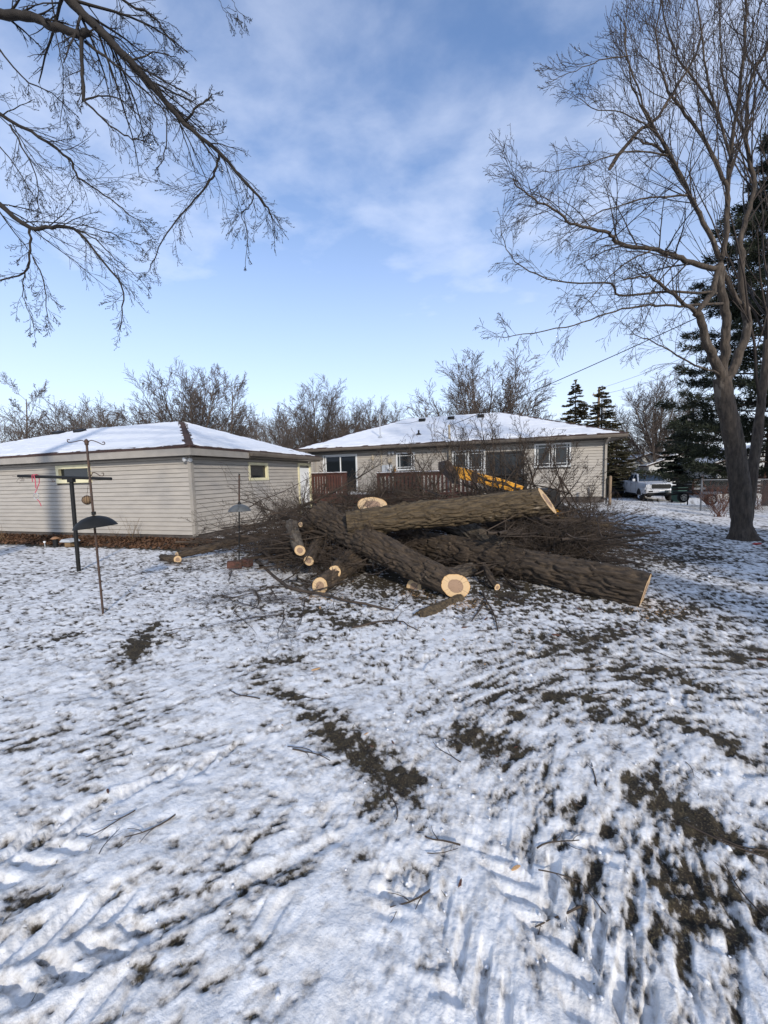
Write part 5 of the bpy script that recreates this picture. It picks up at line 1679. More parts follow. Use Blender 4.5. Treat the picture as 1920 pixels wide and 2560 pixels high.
def pickup():
    p = G(1618, 1246); rz = math.pi - AX + 0.03
    v = Vector((p.x, p.y)).length
    loc = at_y(1612, 1246, 29.6); loc.z = gz(loc.x, loc.y)
    # local: +y is the nose of the truck
    o = thing('pickup_truck', 'silver crew cab pickup truck parked nose out on the snowy drive', 'truck', loc, rz)
    def sec(y, zb, zt, hw, tw_, sh=.0):
        # cross-section ring, bulging at the shoulder
        zs = zb + (zt - zb) * .62
        R_ = [(-hw * .93, zb), (-hw * 1.0, zb + .12), (-hw * 1.01, zs - .12), (-hw, zs), (-tw_ - .02, zt - .04), (-tw_ + .06, zt)]
        R_ = R_ + [(-a, b) for a, b in R_[::-1]]
        return [(a, y, b) for a, b in R_]
    body = loft([sec(2.86, .62, 1.10, .86, .74), sec(2.80, .55, 1.20, .95, .82), sec(2.55, .52, 1.24, .99, .86), sec(2.0, .50, 1.27, 1.0, .88), sec(1.35, .50, 1.31, 1.0, .9), sec(1.2, .5, 1.33, 1.0, .93), sec(-.95, .5, 1.35, 1.0, .95), sec(-1.0, .5, 1.37, 1.0, .96), sec(-2.85, .56, 1.40, 1.0, .96), sec(-2.92, .62, 1.36, .98, .93)])
    body.build('body', M['silver'], o, True)
    def gsec(y, z, hw): return y, z, hw
    # greenhouse
    base = [(-.92, 1.30, 1.331), (.92, 1.30, 1.331), (.92, -.93, 1.345), (-.92, -.93, 1.345)]
    top = [(-.70, .42, 1.90), (.70, .42, 1.90), (.70, -.78, 1.92), (-.70, -.78, 1.92)]
    MB().add(base + top, [(0, 1, 5, 4), (1, 2, 6, 5), (2, 3, 7, 6), (3, 0, 4, 7), (4, 5, 6, 7)]).build('cab', M['silver'], o, False, bevel=.05)
    def pane(a, b, c, d, name, inset=.09, lift=.012):
        Q = [Vector(x) for x in (a, b, c, d)]; ctr = sum(Q, Vector()) / 4
        n_ = (Q[1] - Q[0]).cross(Q[3] - Q[0]).normalized()
        if n_.dot(ctr - Vector((0, -.2, 1.3))) < 0: n_ = -n_
        Q = [x + (ctr - x).normalized() * inset + n_ * lift for x in Q]
        R2 = [x - n_ * .02 for x in Q]
        MB().add(Q + R2, [(0, 1, 2, 3), (7, 6, 5, 4)] + [(i, (i + 1) % 4, (i + 1) % 4 + 4, i + 4) for i in range(4)]).build(name, M['glass_car'], o)
    pane(base[0], base[1], top[1], top[0], 'windshield', .10)
    for s in (-1, 1):
        f = lambda a, b, t: tuple(a[i] + (b[i] - a[i]) * t for i in range(3))
        B0, B1 = (s * .92, 1.30, 1.331), (s * .92, -.93, 1.345); T0, T1 = (s * .70, .42, 1.90), (s * .70, -.78, 1.92)
        pane(f(B0, B1, .04), f(B0, B1, .50), f(T0, T1, .38), T0, 'side_window', .09)
        pane(f(B0, B1, .52), f(B0, B1, .97), f(T0, T1, .97), f(T0, T1, .42), 'side_window', .09)
        mr_ = MB().box(-.09, .09, -.06, .06, -.09, .10).build('mirror', M['silver'], o, bevel=.03); mr_.location = (s * 1.10, 1.02, 1.45)
        MB().box(-.16, .16, -.01, .02, -.11, .11).build('headlight', M['lamp'], o, bevel=.02)
        hl = bpy.data.objects[[x.name for x in bpy.data.objects if x.name.startswith('headlight')][-1]]
        hl.location = (s * .74, 2.855, 1.03); hl.rotation_euler = (0, 0, -s * .28)
        MB().box(-.12, .12, -.02, .02, -.05, .05).build('fog_lamp', M['black'], o, bevel=.012)
        hl = bpy.data.objects[[x.name for x in bpy.data.objects if x.name.startswith('fog_lamp')][-1]]
        hl.location = (s * .66, 3.03, .70)
        for y in (.30, -.62):
            MB().box(-.02, .02, -.10, .10, -.02, .02).build('door_handle', M['chrome'], o, bevel=.008)
            hl = bpy.data.objects[[x.name for x in bpy.data.objects if x.name.startswith('door_handle')][-1]]; hl.location = (s * 1.015, y, 1.18)
        m = MB()
        for y in (1.22, .12, -.90): m.box(s * 1.004 - .006, s * 1.004 + .006, y - .006, y + .006, .62, 1.28)
        m.build('door_seam', M['black'], o)
    MB().prism([(-.52, -.16), (.52, -.16), (.60, .0), (.55, .15), (-.55, .15), (-.60, .0)], -.02, .03, 'y').build('grille', M['black'], o, bevel=.015).location = (0, 2.87, 1.03)
    m = MB(); m.prism([(-.56, .15), (.56, .15), (.60, .20), (-.60, .20)], -.02, .045, 'y'); m.prism([(-.58, -.20), (.58, -.20), (.54, -.155), (-.54, -.155)], -.02, .045, 'y'); m.build('grille_surround', M['chrome'], o, bevel=.01).location = (0, 2.87, 1.03)
    MB().prism([(-.95, .60), (.95, .60), (.98, .70), (.95, .82), (-.95, .82), (-.98, .70)], 2.80, 3.02, 'y').build('bumper', M['chrome'], o, bevel=.03)
    MB().box(-.80, .80, 2.78, 2.96, .46, .59).build('air_dam', M['black'], o, bevel=.02)
    MB().box(-.155, .155, 3.021, 3.035, .655, .80).build('license_plate', M['white'], o, bevel=.004)
    for s in (-1, 1):
        for y in (1.85, -1.75):
            w_ = wheel(o, (s * .86, y, .41), .41, .28, M['chrome'])
            a = MB(); pr = []
            for k in range(13):
                t = math.pi * k / 12; pr.append((y + .52 * math.cos(t), .44 + .52 * math.sin(t)))
            for k in range(12, -1, -1):
                t = math.pi * k / 12; pr.append((y + .45 * math.cos(t), .44 + .45 * math.sin(t)))
            a.prism(pr, s * .99 - .03, s * .99 + .035, 'x'); a.build('wheel_arch', M['silver'], o, True)
            d = MB(); d.prism([(y + .455 * math.cos(math.pi * k / 12), .44 + .455 * math.sin(math.pi * k / 12)) for k in range(13)], s * .99 + (-.02), s * .99 + .022, 'x'); d.build('wheel_well', M['black'], o)
    MB().box(-.9, .9, -2.7, 2.6, .38, .52).build('chassis', M['black'], o)


pickup()


def trailer():
    b = P3(1768, 1256, 20.0); b.z = gz(b.x, b.y)
    o = thing('utility_trailer', 'dark slatted utility trailer with white spoked wheel beside the fence', 'trailer', b, -AX * .3)
    x0, x1 = -.72, 2.6
    MB().box(x0, x1, .05, 1.6, .55, .66).build('bed', M['black'], o)
    for k in range(4):
        MB().box(x0, x1, -.0, .03, .70 + k * .17, .83 + k * .17).build('side_slat', M['rust'] if k % 2 else M['black'], o)
        MB().box(x0, x1, 1.62, 1.65, .70 + k * .17, .83 + k * .17).build('side_slat', M['black'], o)
    for x in (x0 + .03, -.1, 1.1, x1 - .03):
        MB().box(x - .03, x + .03, .032, .07, .5, 1.42).build('stake_post', M['black'], o)
    for z in (.86, 1.04, 1.22):
        MB().box(x0 + .05, x0 + .62, -.012, -.002, z - .05, z + .05).build('reflector_board', M['grey'], o)
    wheel(o, (0.0, -.22, .30), .30, .18, M['white'], 'y')
    wheel(o, (0.0, 1.85, .30), .30, .18, M['white'], 'y')
    MB().prism([(-.46, .58), (.46, .58), (.40, .70), (-.40, .70)], -.36, -.06, 'y').build('fender', M['grey'], o, bevel=.02)
    MB().bar((x0, .8, .58), (x0 - .9, .8, .5), .08, .08).build('tongue', M['black'], o)
    MB().tube([(x0 - .1, .2, .55), (x0 - .1, .2, .0)], .03, 8).build('jack', M['black'], o)
    b = P3(1697, 1247, 25.5); b.z = gz(b.x, b.y)
    g = thing('wheeled_bin', 'dark green wheeled bin between pickup and trailer', 'bin', b)
    MB().prism([(-.26, .06), (.26, .06), (.32, 1.0), (-.32, 1.0)], -.3, .3, 'y').build('body', M['green'], g, bevel=.03)
    MB().prism([(-.35, 1.003), (.35, 1.003), (.33, 1.06), (0, 1.10), (-.33, 1.06)], -.34, .34, 'y').build('lid', M['green'], g, bevel=.015)
    for s in (-1, 1): MB().lathe([(.0001, -.03), (.1, -.03), (.1, .03), (.0001, .03)], 14, (s * .27, .25, .1), 'x').build('wheel', M['rubber'], g, True)


trailer()


def fences():
    o = thing('chain_link_fence', 'low chain link fence with grey posts running behind the multi stemmed tree', 'fence', (0, 0, 0))
    a, b = P3(1752, 1262, 14.6), P3(1990, 1262, 14.2)
    a.z = gz(a.x, a.y); b.z = gz(b.x, b.y)
    H = 1.15
    n = 3
    for k in range(n):
        p = a.lerp(b, k / (n - 1)); MB().tube([p - Vector((0, 0, .1)), p + Vector((0, 0, H + .06))], .03, 10).build('fence_post', M['galv'], o, True)
    MB().tube([a + Vector((0, 0, H)), b + Vector((0, 0, H))], .02, 8).build('top_rail', M['galv'], o, True)
    L = (b - a).length; d = (b - a) / L; po = []
    x = -H
    while x < L:
        for sgn in (1, -1):
            s0, s1 = x, x + H
            z0, z1 = (0, H) if sgn > 0 else (H, 0)
            t0 = max(0, (0 - s0) / H); t1 = min(1, (L - s0) / H)
            if t1 > t0:
                po.append(([a + d * (s0 + H * t) + Vector((0, 0, z0 + (z1 - z0) * t)) for t in (t0, t1)], [.0025, .0025]))
        x += .075
    f = tube_obj('wire_mesh', po, 3, M['galv'], o); f['kind'] = 'stuff'
    # two posts by the house corner
    for px, py, top, r_, lab, mt in ((1524, 1270, 1192, .055, 'weathered wooden fence post by the house corner', 'pole'), (1515, 1262, 1198, .03, 'thin steel fence post close to house downspout', 'black')):
        g = P3(px, py, 15.6 if r_ > .05 else 16.2); g.z = gz(g.x, g.y)
        H_ = P3(px, top, g.y).z - g.z
        q = thing('fence_post', lab, 'post', g)
        MB().tube([(0, 0, -.1), (0, 0, H_)], r_, 9).build('post', M[mt], q, True)
        MB().lathe([(r_ * 1.02, H_), (r_ * 1.1, H_ + .012), (r_ * .5, H_ + .04), (.0001, H_ + .045)], 9).build('cap', M[mt], q, True)
    # red-brown shrub by the fence
    rr = random.Random(9)
    for px, py, y, n_, h, lab in ((1802, 1282, 12.6, 34, 1.05, 'red brown twiggy shrub in front of the chain link fence'), (1895, 1262, 14.9, 26, 1.2, 'bare twiggy shrub at far end of the chain link fence')):
        g = P3(px, py, y); g.z = gz(g.x, g.y)
        po = []
        SP = dict(BR, seg=[6, 4, 3], kids=[5, 3], ang=[.5, .6], len=[.5, .5], rk=[.6, .6], wander=[.1, .2, .2], lift=[.05, .1, 0], taper=[.4, .4, .5], t0=[.25, .2], side_up=[.2, 0], rmin=.003)
        for _ in range(n_):
            aa = rr.uniform(0, 6.28); grow(po, (rr.gauss(0, .12), rr.gauss(0, .1), 0), (math.cos(aa) * .6, math.sin(aa) * .6, 1), h * rr.uniform(.7, 1.1), .008, 0, SP, rr)
        s = tube_obj('shrub', [q[:2] for q in po], 3, M['redtwig']); s.location = g
        tag(s, lab, 'shrub')


fences()

# ------------------------------------------------------------------ big bare trees
def limb(pxs, y0, y1, r0, r1, rng, jit=.02):
    """a limb through photograph points; its distance runs from y0 to y1"""
    n = len(pxs)
    P_ = [at_y(p[0], p[1], y0 + (y1 - y0) * i / max(n - 1, 1)) for i, p in enumerate(pxs)]
    out_ = []
    for i in range(n - 1):
        p0, p1, p2, p3 = P_[max(i - 1, 0)], P_[i], P_[i + 1], P_[min(i + 2, n - 1)]
        for k in range(4):
            t = k / 4
            q = .5 * ((2 * p1) + (p2 - p0) * t + (2 * p0 - 5 * p1 + 4 * p2 - p3) * t * t + (3 * p1 - p0 - 3 * p2 + p3) * t ** 3)
            out_.append(q + rvec(rng) * jit * (0 if i == 0 and k == 0 else 1))
    out_.append(P_[-1])
    m = len(out_) - 1
    return out_, [r0 + (r1 - r0) * (k / m) ** .8 for k in range(m + 1)]


def plen(p): return sum((p[k + 1] - p[k]).length for k in range(len(p) - 1))


def right_tree():
    rng = random.Random(31)
    b = G(1858, 1348); Y = b.y
    o = thing('maple_tree', 'tall bare multi stemmed maple with grey brown trunk rising from snow', 'tree', (0, 0, 0))
    stems = []; crown = []
    def st(px, y0, y1, r0, r1, whip=0, dens=None, t0=.1, ll=None):
        p, r_ = limb(px, y0, y1, r0, r1, rng)
        r_ = [x * .80 for x in r_]
        stems.append(([p[0] - (p[1] - p[0]) * .3] + p + [p[-1] + (p[-1] - p[-2]) * .25], [r_[0] * .4] + r_ + [r_[-1] * .1], 0))
        if whip:
            spawn(crown, p, r_, ll or plen(p), 0, PRM[whip], rng, dens, t0)
    W_ = dict(seg=[0, 7, 5, 3], kids=[14, 7, 3], ang=[.8, .6, .6], len=[.46, .55, .5], rk=[.42, .5, .55], wander=[0, .12, .18, .25], lift=[0, -.10, -.16, -.12], taper=[.2, .25, .4, .6], t0=[.15, .15, .15], side_up=[.35, .0, -.1], rmin=.0031, fall=.70)
    Uw = dict(W_, lift=[0, .16, .12, .05], side_up=[.35, .25, .1], ang=[.6, .55, .6], len=[.5, .5, .45])
    PRM = {'w': W_, 'u': Uw}
    # trunk with flared foot
    p, r_ = limb([(1858, 1352), (1853, 1300), (1850, 1240), (1838, 1120), (1818, 1030), (1804, 945)], Y, Y, .205, .155, rng, .006)
    r_[0] = .33; r_[1] = .265; r_[2] = .235
    stems.append((p, r_, 0))
    p, r_ = limb([(1862, 1330), (1872, 1270), (1886, 1150), (1898, 1045), (1915, 900), (1930, 700), (1940, 400), (1935, 120)], Y + .05, Y + .6, .125, .05, rng, .01)
    stems.append((p, r_, 0)); spawn(crown, p, r_, plen(p), 0, Uw, rng, 18, .45)
    st([(1806, 955), (1790, 909), (1764, 850), (1751, 795), (1738, 778)], Y, Y - .25, .12, .085)
    st([(1738, 780), (1683, 737), (1638, 698), (1610, 691), (1560, 700)], Y - .25, Y - .9, .05, .018, 'w', 14)
    st([(1742, 782), (1782, 728), (1796, 669)], Y - .25, Y - .15, .075, .06)
    st([(1805, 950), (1814, 859), (1814, 791), (1805, 723), (1796, 660)], Y, Y - .1, .115, .085)
    st([(1800, 669), (1770, 667), (1715, 651), (1674, 633), (1629, 624), (1547, 608), (1529, 588), (1484, 570), (1425, 558), (1394, 529), (1348, 506), (1299, 470), (1283, 447)], Y - .1, Y - 1.4, .075, .010, 'w', 34, .12, 3.6)
    st([(1796, 642), (1760, 556), (1724, 488), (1692, 416), (1674, 389), (1640, 368), (1602, 352)], Y - .1, Y - .6, .06, .02, 'w', 18, .2)
    st([(1692, 416), (1640, 330), (1600, 240), (1570, 140), (1560, 60)], Y - .5, Y - .8, .03, .010, 'u', 16, .1)
    st([(1803, 655), (1760, 555), (1712, 470), (1660, 370), (1610, 280), (1575, 190), (1560, 50)], Y, Y - .7, .045, .010, 'u', 18, .25)
    st([(1800, 650), (1814, 601), (1821, 497), (1814, 461), (1778, 384), (1728, 307), (1678, 240), (1656, 190), (1640, 80), (1660, -40)], Y - .1, Y - .3, .07, .012, 'u', 26, .25)
    st([(1816, 590), (1819, 452), (1837, 316), (1859, 136), (1864, 0), (1850, -140)], Y, Y + .3, .06, .02, 'u', 24, .2)
    st([(1830, 400), (1790, 280), (1760, 150), (1745, 0), (1740, -100)], Y, Y + .1, .035, .010, 'u', 20, .1)
    st([(1806, 960), (1828, 930), (1868, 827), (1864, 768)], Y, Y + .15, .12, .10)
    st([(1864, 772), (1841, 746), (1810, 678), (1800, 655)], Y + .15, Y - .1, .06, .05)
    st([(1864, 770), (1855, 723), (1855, 633), (1850, 601), (1873, 524), (1886, 465), (1873, 407), (1864, 339), (1873, 226), (1895, 158), (1918, 126), (1930, 0)], Y + .15, Y + .5, .085, .025, 'u', 30, .3)
    st([(1795, 935), (1784, 930), (1718, 905), (1666, 873), (1621, 850), (1575, 836)], Y, Y - .8, .035, .008, 'w', 12, .3)
    st([(1790, 733), (1774, 732), (1647, 730), (1547, 737), (1529, 710), (1421, 705), (1321, 678), (1267, 624), (1251, 551)], Y - .1, Y - 1.3, .04, .006, 'w', 22, .25, 2.6)
    st([(1808, 758), (1791, 759), (1701, 764), (1624, 764), (1556, 773), (1475, 800), (1389, 823), (1285, 841), (1240, 845)], Y - .05, Y - 1.1, .04, .006, 'w', 24, .2, 2.6)
    st([(1629, 624), (1560, 660), (1500, 720), (1440, 790)], Y - .7, Y - 1.1, .022, .006, 'w', 9, .15)
    st([(1724, 488), (1600, 500), (1480, 540), (1400, 600)], Y - .4, Y - 1.0, .025, .006, 'w', 12, .15)
    st([(1674, 389), (1560, 380), (1440, 420), (1330, 430)], Y - .5, Y - 1.1, .022, .005, 'w', 11, .15)
    st([(1570, 140), (1500, 150), (1440, 175), (1365, 206)], Y - .8, Y - 1.0, .014, .005, 'u', 6, .2)
    st([(1640, 330), (1560, 280), (1480, 270), (1430, 230)], Y - .7, Y - 1.0, .018, .005, 'w', 9, .2)
    st([(1790, 270), (1700, 150), (1660, 40), (1650, -60)], Y + .1, Y - .1, .03, .010, 'u', 18, .1)
    st([(1864, 339), (1810, 200), (1800, 60), (1790, -80)], Y + .4, Y + .3, .03, .010, 'u', 18, .1)
    def dense(p, r_, n):
        p = np.array([tuple(v) for v in p]); s_ = np.concatenate([[0], np.cumsum(np.linalg.norm(np.diff(p, axis=0), axis=1))])
        t = np.linspace(0, s_[-1], n)
        return [Vector((np.interp(x, s_, p[:, 0]), np.interp(x, s_, p[:, 1]), np.interp(x, s_, p[:, 2]))) for x in t], [float(np.interp(x, s_, r_)) for x in t]
    fat = [dense(q[0], q[1], int(plen(q[0]) / .045) + 2) for q in stems if max(q[1]) > .085]
    slim = [q[:2] for q in stems if max(q[1]) <= .085]
    V, Q = tubes(fat, 40)
    C_ = np.repeat(np.array([tuple(p) for q in fat for p in q[0]]), 40, axis=0); R_ = np.repeat(np.array([r for q in fat for r in q[1]]), 40)
    D_ = V - C_
    wob = (vn3(V[:, 0] * 6, V[:, 1] * 6, V[:, 2] * 3, 3) - .5) * 1.4
    n1 = vn3(V[:, 0] * 20 + wob, V[:, 1] * 20 + wob, V[:, 2] * 3.6, 61); n2 = vn3(V[:, 0] * 45, V[:, 1] * 45, V[:, 2] * 14, 62)
    big_ = (vn3(V[:, 0] * 3.2, V[:, 1] * 3.2, V[:, 2] * 1.3, 63) - .5) * .22
    root = np.where(V[:, 2] < .45, (1 - np.clip(V[:, 2], 0, .45) / .45) ** 2 * .22 * np.sin(np.arctan2(D_[:, 1], D_[:, 0]) * 5 + .7), 0)
    amp_ = np.clip(R_ / .2, .25, 1) * .017
    f_ = 1 + big_ + root + (sst(.02, .18, np.abs(n1 - .5)) - .7 + (n2 - .5) * .6) * amp_ / np.maximum(R_, .02)
    V = C_ + D_ * f_[:, None]
    npmesh('trunk', V, Q, None, M['maple'], o, True)
    tube_obj('limb', slim, 10, M['maple'], o)
    tube_obj('crown', [q[:2] for q in crown], 3, M['twig'], o)
    p, r_ = limb([(1522, 425), (1547, 384), (1592, 334), (1647, 289), (1692, 217), (1737, 136), (1760, 60)], Y - .55, Y - .3, .045, .016, rng)
    r_[0] = .02
    br = [(p, r_, 0)]
    spawn(br, p, r_, plen(p), 0, Uw, rng, 12, .35)
    x = tube_obj('broken_limb', [q[:2] for q in br], 5, M['brush'], o)
    x['label'] = 'snapped dark limb hung up in the crown'
    # small red thing by the foot
    g = G(1892, 1362)
    q = thing('red_scrap', 'flat red plastic scrap on snow beside the maple foot', 'scrap', g + Vector((0, 0, .015)), .3)
    MB().prism([(-.11, -.03), (.08, -.045), (.12, .01), (.03, .05), (-.09, .03)], 0, .02, 'z').build('sheet', mat('red_plastic', (.42, .03, .02), None, 5, .45), q, bevel=.005)
    return crown


ct_r = right_tree()


def left_tree():
    rng = random.Random(37)
    o = thing('overhanging_tree', 'dark bare boughs with budded twigs hanging in from tree out of view', 'tree', (0, 0, 0))
    stems, crown = [], []
    W_ = dict(seg=[0, 6, 5, 3], kids=[12, 8, 4], ang=[.70, .6, .7], len=[.40, .48, .36], rk=[.36, .5, .6], wander=[0, .14, .17, .25], lift=[0, -.05, -.07, .04], taper=[.2, .3, .4, .8], t0=[.1, .12, .15], side_up=[.0, .0, .1], rmin=.0019, fall=.86)
    def st(px, y0, y1, r0, r1, dens=12, t0=.1, ll=None):
        p, r_ = limb(px, y0, y1, r0 * .72, r1 * .75, rng, .012)
        stems.append((p, r_, 0))
        if dens: spawn(crown, p, r_, ll or max(plen(p), .9), 0, W_, rng, dens * 1.15, t0)
    TX, TY = -8.0, 4.3
    tr = [Vector((TX, TY, -.1)), Vector((TX, TY, .4)), Vector((TX + .05, TY, 2)), Vector((TX + .1, TY + .05, 4.5)), Vector((TX + .3, TY + .1, 7)), Vector((TX + .5, TY + .2, 9.5)), Vector((TX + .6, TY + .2, 12.5))]
    stems.append((tr, [.46, .36, .31, .28, .23, .17, .06], 0))
    def join(p_off, px_pts, y0, y1, r0, r1, dens, t0=.1, ll=None):
        """bough that starts at the trunk outside the frame"""
        p, r_ = limb(px_pts, y0, y1, r0 * .72, r1 * .75, rng, .012)
        stems.append(([Vector(p_off), Vector(p_off).lerp(p[0], .5) + Vector((0, 0, .15)), p[0]], [r0 * 1.25, r0 * 1.1, r0], 0))
        stems.append((p, r_, 0))
        spawn(crown, p, r_, ll or plen(p), 0, W_, rng, dens * 1.1, t0)
    # A: the big bough
    join((TX + .5, TY + .2, 9.3), [(150, -40), (174, 0), (225, 56), (325, 152), (390, 226), (460, 308), (547, 382), (634, 477), (668, 520), (683, 553)], 4.6, 5.4, .085, .008, 30, .05, 2.7)
    st([(547, 386), (537, 430), (516, 460), (477, 512), (430, 568), (390, 634), (375, 677)], 5.2, 5.3, .022, .006, 13, .1)
    st([(634, 477), (625, 515), (604, 534), (620, 585), (614, 672)], 5.35, 5.3, .012, .004, 8, .1)
    join((TX + .4, TY + .1, 8.2), [(-40, 25), (0, 35), (78, 39), (130, 65), (195, 85), (222, 78)], 4.7, 4.7, .065, .045, 12)
    st([(204, 95), (206, 170), (208, 252)], 4.7, 4.7, .028, .020, 5)
    st([(208, 250), (260, 300), (321, 343), (345, 348), (368, 352)], 4.7, 4.8, .016, .006, 9)
    st([(208, 252), (243, 239), (304, 252), (360, 304), (395, 365)], 4.7, 4.9, .014, .004, 9)
    st([(212, 104), (278, 152), (325, 195), (377, 243), (416, 295), (412, 382), (390, 420)], 4.75, 4.9, .022, .005, 14)
    join((TX + .25, TY + .1, 6.8), [(-40, 265), (0, 286), (100, 343), (174, 399), (195, 443), (260, 486), (321, 534), (377, 568)], 5.0, 5.5, .034, .005, 20, .05, 2.3)
    st([(26, 312), (65, 386), (93, 451), (95, 540)], 5.0, 5.0, .016, .004, 9)
    join((TX + .2, TY + .1, 5.6), [(-40, 480), (0, 512), (74, 568), (130, 568), (187, 573), (243, 634), (304, 716), (304, 781), (299, 825)], 5.2, 5.6, .050, .005, 22, .05, 2.1)
    st([(74, 573), (76, 625), (61, 681), (0, 703), (-40, 710)], 5.2, 5.1, .020, .009, 7)
    st([(82, 642), (113, 711), (115, 764), (126, 825)], 5.2, 5.2, .012, .004, 8)
    st([(62, 681), (58, 740), (80, 800), (90, 850)], 5.15, 5.15, .008, .003, 7)
    st([(190, 575), (240, 600), (290, 650), (340, 690), (380, 740)], 5.3, 5.5, .014, .004, 9)
    st([(205, 560), (280, 585), (340, 610), (370, 600)], 5.3, 5.5, .010, .003, 8)
    st([(290, -20), (304, 0), (378, 39), (412, 78), (443, 117)], 4.9, 5.1, .022, .010, 14)
    st([(-20, 100), (52, 191), (130, 234), (200, 300)], 5.2, 5.4, .016, .005, 11)
    st([(130, 0), (140, 90), (160, 200), (150, 320)], 5.4, 5.4, .012, .004, 11)
    st([(330, 150), (400, 130), (450, 150)], 5.0, 5.2, .014, .004, 7)
    st([(460, 310), (480, 280), (505, 258), (530, 235)], 5.2, 5.3, .022, .010, 10, .3)
    st([(547, 0), (560, 25), (576, 53)], 5.0, 5.0, .004, .003, 3); st([(575, -10), (595, 25), (612, 40)], 5.0, 5.0, .004, .003, 3)
    st([(-30, 330), (40, 420), (90, 500), (110, 560)], 5.6, 5.6, .012, .004, 11)
    st([(230, 70), (300, 100), (380, 190), (440, 215)], 5.2, 5.4, .016, .004, 13)
    st([(390, 230), (440, 270), (500, 330), (560, 330)], 5.3, 5.5, .013, .004, 11)
    tube_obj('trunk', [q[:2] for q in stems], 8, M['bough'], o)
    tube_obj('crown', [q[:2] for q in crown], 3, M['bough'], o)
    # buds at the twig tips
    rr = np.random.default_rng(3)
    tips = [(q[0][-1], (q[0][-1] - q[0][-2]).normalized()) for q in crown if q[2] >= 2][::5]
    po = [([p, p + d * .010, p + d * .022], [.002, .0038, .001]) for p, d in tips]
    bd = tube_obj('bud', po, 4, M['bough'], o); bd['kind'] = 'stuff'


left_tree()

# ------------------------------------------------------------------ background trees
def bare_variant(seed, kind):
    rng = random.Random(seed); po = []
    H = 13.0
    if kind == 0:     # vase-shaped with a rounded, finely twigged crown
        P_ = dict(seg=[4, 9, 5, 3, 2], kids=[16, 19, 8, 4], ang=[.46, .55, .55, .5], len=[2.55, .29, .45, .5], rk=[.36, .42, .5, .6], wander=[.03, .045, .08, .12, .15], lift=[0, .06, .05, .03, .0], taper=[.85, .10, .25, .4, .6], t0=[.40, .25, .15, .1], side_up=[.1, .08, .05, 0], rmin=.0095, fall=.4)
        grow(po, (0, 0, -.3), (0, 0, 1), H * .30, .27, 0, dict(P_, kids=[0] + P_['kids'][1:]), rng)
        nl = 22
        for k in range(nl):                 # limbs fan out evenly, the outer ones shorter: a rounded crown
            a = .08 + .82 * ((k + .5) / nl) ** .8; az = k * 2.4 + rng.uniform(-.3, .3)
            grow(po, (0, 0, H * (.28 - .14 * (k / nl)) - .3), (math.cos(az) * math.sin(a), math.sin(az) * math.sin(a), math.cos(a)), H * (.72 - .24 * a) * rng.uniform(.92, 1.06), .10, 1, P_, rng)
    elif kind == 1:   # open, leaning
        P_ = dict(seg=[8, 8, 5, 4, 3], kids=[12, 10, 7, 4], ang=[.75, .7, .7, .7], len=[.46, .42, .5, .5], rk=[.5, .45, .5, .6], wander=[.08, .12, .18, .2, .25], lift=[.06, .10, .06, .0, .0], taper=[.15, .15, .25, .4, .5], t0=[.28, .2, .15, .1], side_up=[.2, .2, .1, .1], rmin=.010)
        grow(po, (0, 0, -.3), (.12, 0, 1), H, .22, 0, P_, rng)
    else:             # low dense bushy thicket of stems
        P_ = dict(seg=[7, 6, 4, 3], kids=[12, 8, 4], ang=[.6, .65, .7], len=[.46, .48, .5], rk=[.5, .5, .6], wander=[.08, .14, .2, .25], lift=[.04, .06, .03, .0], taper=[.15, .25, .4, .5], t0=[.12, .1, .1], side_up=[.15, .1, 0], rmin=.011)
        for k in range(9):
            a = rng.uniform(0, 6.28); grow(po, (rng.gauss(0, .5), rng.gauss(0, .5), -.3), (math.cos(a) * .45, math.sin(a) * .45, 1), H * rng.uniform(.6, 1.0), .11, 0, P_, rng)
    mxz = max(p.z for q in po for p in q[0])
    po = [([p * (H / mxz) for p in q[0]], q[1], q[2]) for q in po]
    t = thing('bare_tree', '', 'tree')
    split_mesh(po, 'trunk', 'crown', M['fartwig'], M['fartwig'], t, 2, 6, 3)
    return t


